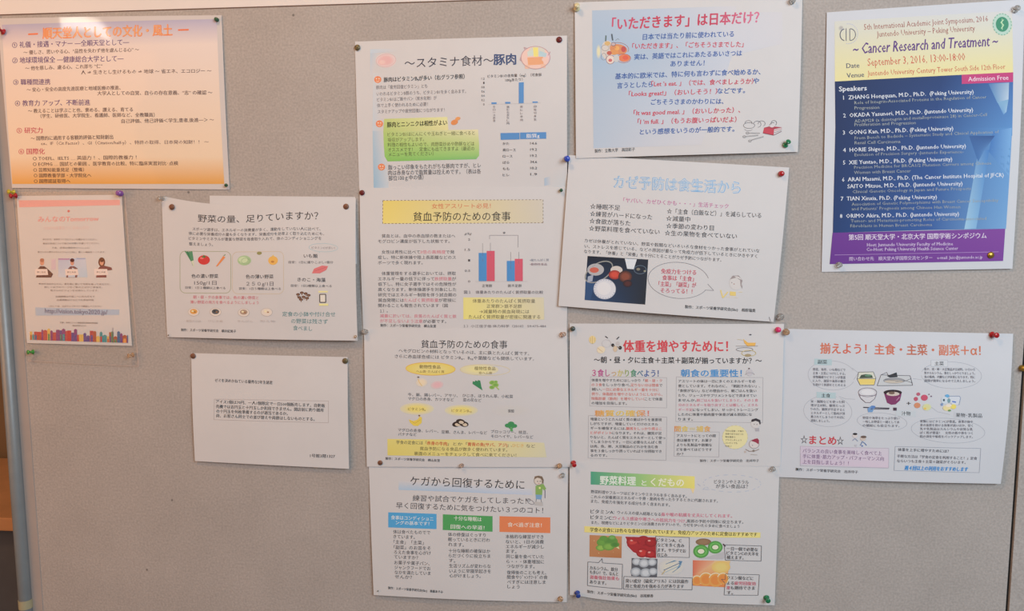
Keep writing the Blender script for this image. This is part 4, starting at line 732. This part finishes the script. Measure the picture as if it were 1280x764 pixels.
s.quadp((190, 175), (269, 177), (269, 205), (190, 203), TL_, (3, 1)).t('副菜', 206, 189, 248, 190, 20, K, .012).quadp((200, 325), (286, 328), (286, 355), (200, 352), TL_, (3, 1)).t('主食', 222, 341, 262, 342, 20, K, .012).quadp((716, 180), (792, 182), (792, 210), (716, 208), C(204, 208, 214), (3, 1)).t('主菜', 732, 195, 774, 196, 20, K, .008).frame(716, 180, 792, 210, .3, OV).quadp((554, 405), (644, 408), (644, 434), (554, 431), C(196, 204, 210), (3, 1)).t('汁物', 580, 419, 620, 420, 20, K, .008).quadp((818, 414), (948, 418), (948, 444), (818, 440), C(196, 200, 208), (4, 1)).t('果物･乳製品', 826, 427, 946, 431, 20, K, .01)
s.part('paragraph')
for X, Y, P_, L in ((184, 223, 14.6, ('野菜、海草、いも類などで', '主食・主菜につけたしする。', '食物繊維やビタミンが豊富', 'に入り、副菜や海草の働き', 'を助けて体調をととのえる')), (174, 368, 14, ('米・麺類などを使った料', '理が主材料、糖質たっぷ', 'りの力、糖質が不足すると', 'エネルギーとして筋肉が消', '費されてしまうので大切に', '摂取しましょう。')), (406, 440, 13.6, ('野菜や海草をたっぷり使い', '一味しお野菜と一緒として水', 'の補給にも役立ちます。')), (684, 220, 14.2, ('魚や、肉・卵・大豆製品が主材料。いろいろ', '質やカルシウム、鉄をしっかりとりましょう。', '魚の筋肉、内臓などが良質になります。特に', '調理が簡単になるので工夫しましょう。')), (664, 455, 14.0, ('果物にはビタミンCが豊富。食事の後や', '食の抜群を助ける効果が高いほか、甘く', '乳や乳製品はカルシウムや良質な乳', 'ぱく質が豊富！　女性の鉄や骨をつく', '粘の消化や吸収をバックアップします。'))):
    for i, q in enumerate(L):
        w = {184: 146, 174: 152, 406: 165, 684: 232, 664: 240}[X] * (1 if len(q) > 8 else .55); s.t(q, X, Y + i * (17.2 if X != 174 else 17.4), X + w, Y + w * .012 + i * (17.2 if X != 174 else 17.4), 13.5, C(104, 100, 112), .006)
s.part('lilac_box', 'lilac summary box').quadp((127, 572), (524, 580), (524, 668), (127, 656), C(206, 194, 212), (8, 3), col2=C(208, 200, 212), col3=C(214, 196, 212), col4=C(206, 190, 210)).frame(127, 572, 524, 662, .5, C(176, 164, 180), skew=7)
s.t('バランスの良い食事を美味しく食べて上', 138, 592, 492, 602, 21, C(120, 84, 130), .005).t('手に体重･筋力アップ・パフォーマンス向', 138, 617, 502, 627, 21, C(120, 84, 130), .005).t('上を目指しましょう！！', 138, 642, 344, 648, 21, C(120, 84, 130), .005)
s.part('tip_box', 'outlined tip box with blue last line').line([(553, 570), (942, 580), (938, 692), (549, 680)], .45, C(150, 156, 170), True).t('体重を上手に増やすためには？', 566, 584, 796, 592, 16, C(86, 82, 92), .008).t('手軽な方法は「学食の定食を利用すること！」定食', 562, 614, 926, 626, 15.5, C(96, 92, 104), .006).t('ならいつも主食＋主菜＋副菜がそろいます。', 562, 636, 874, 644, 15.5, C(96, 92, 104), .006).t('週４回以上の利用をおすすめします', 596, 668, 886, 676, 22, C(50, 146, 220), .03, .15)
s.part('footer').t('製作：スポーツ栄養学研究会　出井玲子', 106, 678, 386, 688, 15, C(86, 80, 90), .008)
s.part('meal_drawing', 'drawn dishes, bowls, chopsticks, fruit and milk').Z(1000, 430, 6.946)
L2 = C(84, 80, 88)
s.poly([(500, 240), (624, 236), (646, 292), (630, 350), (512, 352), (486, 300)], C(210, 212, 196)).quadp((494, 298), (640, 298), (630, 346), (508, 346), C(236, 206, 96), (3, 2)).poly([(504, 292), (520, 264), (560, 256), (610, 262), (622, 288)], C(70, 84, 70)).ell(580, 268, 30, 10, C(96, 140, 110)).line([(500, 240), (624, 236), (646, 292), (630, 350), (512, 352), (486, 300)], .6, L2, True).line([(490, 296), (644, 294)], .5, L2)
s.poly([(690, 262), (930, 268), (950, 354), (656, 354)], C(196, 200, 204)).ell(800, 310, 92, 26, C(150, 152, 158)).ell(800, 318, 80, 14, C(196, 186, 172)).poly([(740, 270), (824, 240), (832, 280), (764, 284)], C(50, 54, 60)).line([(690, 262), (740, 240), (750, 264)], .5, L2).line([(690, 262), (940, 268), (960, 350), (656, 354)], .6, L2, True).line([(880, 304), (960, 330)], .5, L2).line([(880, 320), (950, 292)], .5, L2).line([(720, 300), (880, 318)], .4, L2)
s.poly([(496, 410), (520, 384), (580, 372), (630, 388), (650, 416), (632, 468), (590, 500), (560, 500), (516, 460)], C(206, 206, 212)).oval(574, 412, 78, 38, .6, C(110, 96, 110)).line([(498, 430), (518, 468), (556, 500), (596, 500), (634, 466), (650, 424)], .6, C(110, 90, 104)).line([(504, 440), (648, 440)], .5, C(130, 116, 128)).ell(575, 412, 56, 24, C(220, 220, 224))
s.poly([(712, 410), (740, 500), (776, 518), (812, 514), (850, 480), (866, 412)], C(134, 54, 104)).ell(789, 412, 78, 24, C(54, 40, 46)).ell(790, 424, 56, 18, C(206, 190, 180)).ell(780, 416, 26, 12, C(120, 96, 80)).line([(820, 480), (846, 450)], .8, C(196, 140, 176))
s.line([(536, 542), (760, 548)], 1.2, C(60, 52, 66)).line([(600, 556), (756, 556)], .8, C(80, 70, 80)).poly([(572, 552), (610, 524), (640, 530), (614, 582), (578, 584)], C(110, 156, 206)).ell(620, 540, 20, 12, C(86, 130, 196), rot=-20).quadp((792, 542), (822, 542), (822, 568), (792, 568), C(80, 56, 76), (1, 1))
s.Z(1120, 430, 5.877)
s.t('+', 62, 426, 92, 426, 44, DK, .01).ell(148, 360, 14, 12, C(190, 90, 116)).ell(130, 395, 15, 15, C(196, 80, 106)).ell(192, 386, 25, 22, C(204, 76, 106)).ell(140, 442, 23, 20, C(214, 138, 96)).ell(210, 455, 32, 25, C(216, 212, 140), C(206, 214, 170)).ell(196, 466, 10, 8, C(230, 190, 70)).ell(226, 362, 5, 4, C(110, 90, 110)).ell(242, 376, 6, 5, C(120, 90, 120))
s.poly([(378, 376), (450, 376), (458, 390), (446, 440), (400, 438), (366, 410)], C(206, 212, 222)).line([(378, 376), (450, 376), (458, 390), (446, 440)], .8, C(130, 146, 176)).ell(360, 374, 16, 12, C(90, 170, 220)).ell(342, 406, 26, 26, C(200, 214, 226)).quadp((328, 396), (342, 396), (342, 412), (328, 412), C(70, 90, 100), (1, 1)).ell(372, 408, 12, 16, C(120, 160, 170)).ell(320, 436, 9, 10, C(120, 150, 196)).line([(396, 414), (424, 420)], 1.6, C(80, 120, 206)).ell(358, 462, 30, 20, C(230, 214, 150)).ell(406, 452, 20, 18, C(236, 212, 80)).ell(376, 480, 12, 7, C(110, 150, 80)).ell(370, 444, 22, 10, C(240, 220, 200))
s.part('children_drawing', 'two tiny drawn children').Z(965, 400, 3.638)
s.ell(372, 522, 11, 10, C(214, 204, 202)).ell(372, 514, 10, 5, K).line([(360, 544), (372, 534), (384, 546)], .8, C(140, 150, 180)).ell(408, 534, 13, 11, C(206, 190, 180)).ell(410, 527, 13, 6, C(110, 90, 80)).line([(396, 566), (404, 548), (416, 556), (424, 566)], .9, C(100, 130, 180)).ell(376, 566, 6, 5, C(190, 190, 200)).ell(404, 568, 4, 3, C(60, 100, 180))
s.done()
# ---- symposium poster (top right)
s = Sheet('symposium_poster', 'tall symposium poster with dark blue body and purple foot, top right',
          ((1033.5, 15.5), (1281, -1), (1265.5, 336), (1027, 340)), (1.5, 2.0, 3.5, 1.2), (1, 1, 1.5, 4, 3), 'paper_cool', wob=1, category='poster')
s.Z(1020, 0, 4.492).part('cream_panel', 'pale yellow head panel')
YC, YD = C(206, 206, 196), C(224, 214, 156)
s.quadp((104, 120), (1100, 62), (1100, 240), (104, 300), YC, (14, 6), col2=C(204, 205, 204), col3=C(214, 210, 176), col4=C(218, 212, 168)).quadp((104, 300), (1100, 240), (1100, 408), (104, 458), C(218, 212, 168), (14, 6), col2=C(214, 210, 176), col3=C(226, 214, 140), col4=C(226, 216, 146))
s.part('heading')
MR, PP, OO = C(164, 92, 84), C(96, 58, 134), C(206, 92, 66)
s.t('5th International Academic Joint Symposium, 2016', 268, 152, 962, 104, 46, MR, .002).t('Juntendo University – Peking University', 338, 192, 888, 158, 46, MR, .002).t('~ Cancer Research and Treatment ~', 205, 272, 1016, 226, 88, PP, .012, .25)
s.t('Date', 168, 369, 240, 366, 38, C(80, 84, 110), .012).t('September 3, 2016, 13:00-18:00', 286, 349, 830, 318, 62, OO, .004).t('Venue', 170, 424, 266, 418, 38, C(80, 84, 110), .012).t('Juntendo University Century Tower South Side 12th Floor', 286, 412, 1056, 374, 42, OO, .004)
s.part('emblem', 'two round emblems')
s.oval(181, 190, 52, 56, 1.0, C(176, 180, 206), 0, -100, 110, 1).ell(140, 158, 14, 14, C(176, 172, 168), C(200, 200, 190)).oval(160, 196, 26, 32, 1.1, C(90, 92, 110), 0, 95, 265).line([(168, 160), (168, 230)], .9, C(90, 92, 110)).line([(188, 162), (188, 228)], .9, C(90, 92, 110)).oval(190, 195, 30, 33, .9, C(90, 92, 110), 0, -90, 90)
s.ell(1042, 138, 54, 62, C(176, 206, 190)).oval(1042, 138, 52, 60, 1.2, C(120, 176, 150), 0, 0, 360, 1).ell(1042, 138, 36, 42, C(50, 142, 108)).line([(1050, 112), (1034, 128), (1050, 142), (1036, 162)], 1.2, C(180, 220, 170)).line([(1042, 106), (1042, 170)], .6, C(180, 220, 170))
s.part('blue_panel', 'dark blue body brightening to the right')
N1, N2, N3, N4 = C(34, 52, 96), C(30, 66, 128), C(72, 132, 196), C(98, 160, 220)
s.quadp((104, 458), (700, 428), (640, 764), (107, 764), N1, (12, 10), col2=C(34, 62, 116), col3=C(38, 76, 140), col4=N1).quadp((700, 428), (1100, 408), (1092, 764), (640, 764), C(34, 62, 116), (14, 12), col2=C(52, 100, 170), col3=C(84, 146, 208), col4=C(38, 76, 140))
s.quadp((960, 472), (1076, 466), (1072, 560), (1010, 580), C(70, 120, 180), (6, 6), col2=C(150, 180, 206), col3=C(180, 200, 220), col4=C(110, 160, 200)).quadp((1010, 575), (1072, 560), (1060, 630), (1044, 646), C(120, 170, 206), (4, 4), col3=C(150, 190, 220), col4=C(90, 150, 206))
s.Z(1020, 160, 4.019)
s.quadp((95, 0), (600, 0), (560, 512), (83, 526), N1, (12, 12), col2=C(38, 76, 140), col3=C(46, 92, 164), col4=C(32, 62, 116)).quadp((600, 0), (977, 0), (950, 506), (560, 512), C(38, 76, 140), (14, 14), col2=C(84, 146, 208), col3=C(108, 164, 216), col4=C(46, 92, 164))
s.quadp((880, 20), (975, 0), (960, 240), (860, 120), C(60, 120, 190), (6, 6), col2=C(110, 168, 222), col3=C(110, 168, 222)).quadp((806, 120), (862, 110), (800, 505), (740, 508), C(100, 150, 200), (4, 10), col2=C(60, 126, 196), col3=C(120, 176, 220), col4=C(150, 196, 226)).quadp((760, 40), (890, 40), (838, 112), (806, 170), C(50, 94, 156), (5, 5), col2=C(44, 84, 146), col3=C(80, 136, 196), col4=C(60, 112, 176))
s.part('admission_flag', 'magenta flag').Z(1020, 0, 4.492).quadp((810, 422), (1100, 408), (1099, 462), (810, 474), C(196, 50, 120), (6, 2)).t('Admission Free', 846, 446, 1072, 436, 36, C(240, 206, 222), .01)
s.part('speaker_list', 'white and grey lettering')
WT, GT = C(216, 222, 232), C(158, 166, 166)
s.t('Speakers', 127, 499, 280, 494, 38, WT, .02)
for q, a, b, c_, d, h, c0, bo in (('1  ZHANG Hongquan, M.D., Ph.D.  (Peking University)', 150, 548, 876, 516, 33, WT, .014), ('Role of Integrin-Associated Proteins in the Regulation of Cancer', 212, 577, 948, 545, 25, GT, .004), ('Progression', 212, 606, 350, 603, 25, GT, .004), ('2  OKADA Yasunori, M.D., Ph.D. (Juntendo University)', 150, 648, 872, 617, 33, WT, .014), ('ADAM28 (a disintegrin and metalloproteinase 28) in Cancer-Cell', 212, 680, 950, 644, 25, GT, .004), ('Proliferation and Progression', 212, 700, 550, 690, 25, GT, .004), ('3  GONG Kan, M.D., Ph.D. (Peking University)', 148, 744, 760, 721, 33, WT, .014)): s.t(q, a, b, c_, d, h, c0, bo)
s.Z(1020, 160, 4.019)
for q, a, b, c_, d, h, c0, bo in (('From Bench to Bedside – Systematic Study and Clinical Application of', 190, 50, 910, 19, 22, GT, .004), ('Renal Cell Carcinoma', 190, 74, 416, 68, 22, GT, .004), ('4  HORIE Shigeo, M.D., Ph.D. (Juntendo University)', 133, 110, 744, 90, 29, WT, .014), ('Evolution of Precision Surgery -Juntendo Experience-', 190, 134, 732, 119, 22, GT, .004),
                             ('5  XIE Yuntao, M.D., Ph.D. (Peking University)', 133, 173, 675, 156, 29, WT, .014), ('Precision Medicine for BRCA1/2 Mutation Carriers among Chinese', 188, 197, 872, 176, 22, GT, .004), ('Women with Breast Cancer', 188, 223, 468, 215, 22, GT, .004), ('6  ARAI Masami, M.D., Ph.D. (The Cancer Institute Hospital of JFCR)', 128, 258, 935, 235, 29, WT, .014), ('SAITO Mitsue, M.D., Ph.D. (Juntendo University)', 155, 292, 728, 278, 29, WT, .014), ('Clinical Genetic Oncology in Japan and Future Prospects', 180, 319, 770, 303, 22, GT, .004),
                             ('7  TIAN Xinxia, Ph.D. (Peking University)', 122, 354, 600, 345, 29, WT, .014), ('Association of Genetic Polymorphisms with Breast Cancer Susceptibility', 176, 382, 910, 362, 22, GT, .004), ('and Patients’ Prognosis among Chinese Han Women', 176, 405, 718, 395, 22, GT, .004), ('8  ORIMO Akira, M.D., Ph.D. (Juntendo University)', 118, 441, 712, 430, 29, WT, .014), ('Tumor- and Metastasis-promoting Roles of Carcinoma-associated', 172, 466, 850, 453, 22, GT, .004), ('Fibroblasts in Human Breast Carcinoma', 170, 491, 578, 484, 22, GT, .004)): s.t(q, a, b, c_, d, h, c0, bo)
s.part('purple_foot', 'purple foot with white lettering').quadp((82, 526), (946, 506), (938, 668), (68, 684), C(110, 52, 150), (14, 4), col2=C(130, 66, 160), col3=C(124, 60, 158), col4=C(104, 48, 146))
s.t('第5回 順天堂大学・北京大学 国際学術シンポジウム', 162, 549, 852, 540, 32, C(224, 214, 232), .014).t('Host: Juntendo University Faculty of Medicine', 254, 586, 684, 580, 24, C(206, 190, 222), .014).t('Co-Host: Peking University Health Science Center', 252, 609, 710, 603, 24, C(206, 190, 222), .014).line([(92, 638), (915, 622)], .4, C(190, 160, 210)).t('問い合わせ先　順天堂大学国際交流センター　e-mail: Juic@juntendo.ac.jp', 166, 658, 834, 647, 22, C(206, 190, 222), .01)
s.done()
# ================================================================ pins and tacks
def plastic(name, c, **k): return mat(name, c, .28, spec=.6, coat=.3, mottle=.03, mscale=60, **k)
PM = {'red': plastic('red_plastic', RGB(176, 22, 30)), 'green': plastic('green_plastic', RGB(24, 122, 78)), 'dark_green': plastic('dark_green_plastic', RGB(34, 84, 56)), 'blue': plastic('blue_plastic', RGB(48, 78, 190)),
      'navy': plastic('navy_plastic', RGB(40, 66, 150)), 'yellow': plastic('yellow_plastic', RGB(196, 184, 50)), 'purple': plastic('purple_plastic', RGB(138, 84, 160)), 'pink': plastic('pink_plastic', RGB(222, 50, 112)),
      'cream': plastic('cream_plastic', RGB(214, 202, 160)), 'slate': plastic('slate_plastic', RGB(66, 76, 72)), 'leaf': plastic('leaf_green_plastic', RGB(70, 150, 60)),
      'brown': mat('bronze_tack', RGB(122, 84, 66), .42, metal=.2, mottle=.2, mscale=300), 'olive': mat('olive_tack', RGB(110, 100, 74), .4, metal=.4, mottle=.2, mscale=300), 'maroon': mat('maroon_tack', RGB(104, 34, 36), .35, mottle=.1, mscale=300),
      'gold': mat('brass_tack', RGB(176, 140, 60), .3, metal=.8, mottle=.2, mscale=300), 'steel': mat('needle_steel', (.6, .6, .6, 1), .25, metal=1)}
def clear(name, c):
    m = mat(name, c, .12, trans=.75, ior=1.3, spec=.6); return m
PM['clear'] = clear('clear_plastic', (.80, .79, .77, 1)); PM['clear_pink'] = clear('clear_pinkish_plastic', (.86, .68, .58, 1)); PM['clear_amber'] = clear('clear_amber_plastic', (.86, .62, .42, 1))
PROF = {'push': [(0, 0), (4.3, 0), (4.6, .5), (4.3, 1.2), (2.6, 1.9), (2.1, 3.2), (2.0, 5.6), (2.3, 7.2), (3.3, 7.9), (3.9, 8.4), (3.9, 9.6), (3.4, 10.3), (0, 10.5)],
        'tack': [(0, 0), (4.2, 0), (4.6, .25), (4.5, .7), (3.6, 1.5), (2.0, 2.1), (0, 2.3)],
        'ball': [(0, 1.0), (1.3, 1.2), (2.4, 2.2), (2.8, 3.6), (2.5, 5.0), (1.5, 6.1), (0, 6.4)],
        'knob': [(0, 0), (4.0, 0), (4.3, .6), (3.6, 1.6), (3.0, 2.6), (3.6, 3.8), (4.0, 5.0), (3.6, 6.4), (2.2, 7.2), (0, 7.4)]}
MESH = {}
def lathe(prof, seg=24):
    bm = bmesh.new(); rings = []
    for r, z in prof:
        rings.append([bm.verts.new((0, 0, z / 1000))] if r == 0 else [bm.verts.new((r / 1000 * math.cos(2 * math.pi * i / seg), r / 1000 * math.sin(2 * math.pi * i / seg), z / 1000)) for i in range(seg)])
    for a, b in zip(rings, rings[1:]):
        for i in range(seg):
            j = (i + 1) % seg
            f = [a[0], b[j], b[i]] if len(a) == 1 else [a[i], a[j], b[0]] if len(b) == 1 else [a[i], a[j], b[j], b[i]]
            bm.faces.new(f).smooth = True
    bmesh.ops.recalc_face_normals(bm, faces=bm.faces); return bm
def mesh_for(kind, colour):
    if (kind, colour) not in MESH:
        me = bpy.data.meshes.new(kind); b = lathe(PROF[kind]); b.to_mesh(me); b.free(); me.materials.append(PM[colour]); MESH[(kind, colour)] = me
    return MESH[(kind, colour)]
def needle(L):
    if L not in MESH:
        me = bpy.data.meshes.new('needle'); b = lathe([(0, -L), (.25, -L + 2), (.5, -L + 3), (.5, 1.5), (0, 1.5)], 8); b.to_mesh(me); b.free(); me.materials.append(PM['steel']); MESH[L] = me
    return MESH[L]
def pin(kind, colour, px, py, label, z=2.0, tilt=(0, 0), scale=1.0, L=8.0):
    x, y = back(px, py, z / 1000 + .0006)
    name = {'push': 'push_pin', 'knob': 'push_pin', 'tack': 'thumbtack', 'ball': 'map_pin'}[kind]
    o = bpy.data.objects.new(name, mesh_for(kind, colour)); COL.objects.link(o)
    n = B2W @ Vector((tilt[0], tilt[1], 1)).normalized()
    o.rotation_euler = n.to_track_quat('Z', 'Y').to_euler(); o.location = W(x, y, z / 1000 + .0006); o.scale = (scale,) * 3
    tag(o, label, 'push pin' if name == 'push_pin' else name.replace('_', ' '))
    q = bpy.data.objects.new('needle', needle(L)); COL.objects.link(q); q.parent = o
    return o
pin('push', 'red', 4.5, 40, 'red push pin in the top left corner of the laminated sheet', 2.5, (-.25, .35))
pin('knob', 'dark_green', 271.5, 25, 'dark green push pin at top right corner of the laminated sheet', 2, (0, .1), .72)
pin('push', 'yellow', 17.5, 240.5, 'yellow push pin under the lower left corner of the laminated sheet', 1.5, (-.35, .12), .9)
pin('push', 'red', 20, 244.5, 'red push pin at top left corner of the small flyer sleeve', 4.2, (-.35, -.1), .9)
pin('push', 'purple', 150.5, 242, 'purple push pin at top right corner of the small flyer', 4.2, (.25, .05), 1.0)
pin('ball', 'dark_green', 284, 232, 'small dark green pin at bottom right corner of the laminated sheet', 1.5, (0, .1), .95)
pin('push', 'leaf', 41.5, 440, 'bright green push pin below the flyer, at lower left of the sleeve', 4.0, (-.45, .1), .85)
pin('push', 'clear_amber', 166.5, 443.5, 'clear push pin below the flyer, casting a long shadow', 4.0, (-.55, -.05), .8)
pin('push', 'clear', 203.5, 248, 'clear push pin at top left corner of the vegetable sheet', 2, (-.2, .1), .8)
pin('tack', 'brown', 215, 258.8, 'bronze thumbtack near top left of the vegetable sheet', 3.2, (0, 0), .95)
pin('tack', 'brown', 432.6, 258.3, 'bronze thumbtack near top right of the vegetable sheet', 3.6, (0, 0), .92)
pin('ball', 'clear_amber', 444.5, 420, 'small clear pin in the bent lower right corner of the vegetable sheet', 8, (.2, -.2), .8, 12)
pin('ball', 'olive', 211, 419, 'tiny dull pin at lower left corner of the vegetable sheet', 3, (0, 0), .35)
pin('tack', 'brown', 241.5, 445, 'bronze thumbtack at top left corner of the plain notice', 1.2, (0, 0), .92)
pin('tack', 'olive', 431.5, 451.3, 'dull brown thumbtack at top right corner of the plain notice', 1.3, (0, 0), .95)
pin('tack', 'olive', 446.8, 59.5, 'olive brown thumbtack at top left corner of the pork sheet', 1.4, (0, 0), .92)
pin('tack', 'maroon', 699, 49.7, 'dark red thumbtack at top right corner of the pork sheet', 1.6, (0, 0), .9)
pin('tack', 'maroon', 452.6, 241, 'dark red thumbtack where the pork sheet meets the bar chart sheet', 2.2, (0, 0), .86)
pin('ball', 'dark_green', 701.5, 238, 'small dark green pin at top right corner of the bar chart sheet', 2.2, (0, 0), .9)
pin('push', 'clear', 457.5, 415, 'clear push pin at top left corner of the yellow ovals sheet', 3.2, (-.1, .3), .85)
pin('push', 'clear_pink', 702.5, 418.5, 'pinkish clear push pin at top right corner of the yellow ovals sheet', 3.2, (.45, .25), .85)
pin('tack', 'brown', 475.3, 578.6, 'bronze thumbtack near lower left corner of the yellow ovals sheet', 3.2, (0, 0), .82)
pin('knob', 'clear_pink', 577.5, 582, 'pale pink clear pin at bottom middle of the yellow ovals sheet', 3.8, (0, .2), .75)
pin('knob', 'clear_amber', 699.5, 582.5, 'pale clear pin at lower right corner of the yellow ovals sheet', 4.0, (0, .3), .9)
pin('knob', 'clear', 703.5, 594, 'clear pin at top right corner of the injury sheet', 2, (0, 0), .8)
pin('push', 'clear_amber', 700.5, 748.5, 'amber clear push pin at bottom right corner of the injury sheet', 1.8, (.15, .3), .85)
pin('ball', 'slate', 472.8, 738.6, 'tiny grey pin at bottom left corner of the injury sheet', 5, (0, 0), .35)
pin('push', 'cream', 721, 11, 'cream push pin at top left corner of the pale blue greeting sheet', 2.6, (.05, .3), .95)
pin('knob', 'clear', 990, 1.5, 'clear pin on the top edge of the greeting sheet at its right', 2.4, (0, 0), 1.0)
pin('push', 'green', 981.5, 181.5, 'green push pin at lower right corner of the greeting sheet', 4.2, (.40, .62), .9)
pin('push', 'blue', 708.8, 198.5, 'bright blue push pin between the greeting sheet and the cold prevention sheet', 5.0, (0, -.02), .95)
pin('knob', 'red', 976.3, 217.3, 'red pin at top right corner of the tilted cold prevention sheet', 2, (0, 0), .92)
pin('knob', 'clear', 975.3, 395.8, 'clear pin on bare board just right of the cold prevention sheet', .2, (0, 0), 1.08)
pin('knob', 'slate', 716, 411, 'slate grey pin at top left corner of the weight gain sheet', 2, (0, .1), .85)
pin('knob', 'pink', 972.3, 412.2, 'bright pink pin at top right corner of the weight gain sheet', 3, (0, .05), .92)
pin('knob', 'clear_amber', 982.3, 414.8, 'clear pin right beside the bright pink pin', 1.8, (0, 0), 1.08)
pin('push', 'red', 716.8, 578.5, 'red push pin leaning down at top left corner of the fruit sheet', 2.8, (.2, -.22), .84)
pin('push', 'navy', 721.5, 741.2, 'dark blue push pin at bottom left corner of the fruit sheet', 2.6, (.22, -.12), .9)
pin('push', 'green', 958, 747.2, 'green push pin at bottom right corner of the fruit sheet', 2.6, (.08, -.12), .92)
pin('knob', 'clear', 966, 586.5, 'clear pin at top right corner of the fruit sheet', 3, (0, .3), .85)
pin('push', 'red', 1240, 418.5, 'red push pin at top right corner of the balanced meal sheet', 2.4, (.25, .05), .95)
pin('knob', 'gold', 1277.5, 460, 'brass coloured pin on the dark seam at the right edge', .4, (0, 0), 1.0)
pin('ball', 'slate', 996.5, 586, 'tiny dark pin near lower left of the balanced meal sheet', 2.6, (0, 0), .45)
pin('knob', 'clear', 1268.5, 12.5, 'clear pin at top right corner of the symposium poster', 2.4, (.2, .3), 1.0)
pin('knob', 'clear', 1048.5, 331, 'clear pin at lower left corner of the symposium poster', 1.8, (0, 0), .95)
pin('tack', 'gold', 1238.5, 319, 'flat brass thumbtack on the purple foot of the symposium poster', 4.2, (.1, 0), 1.0)
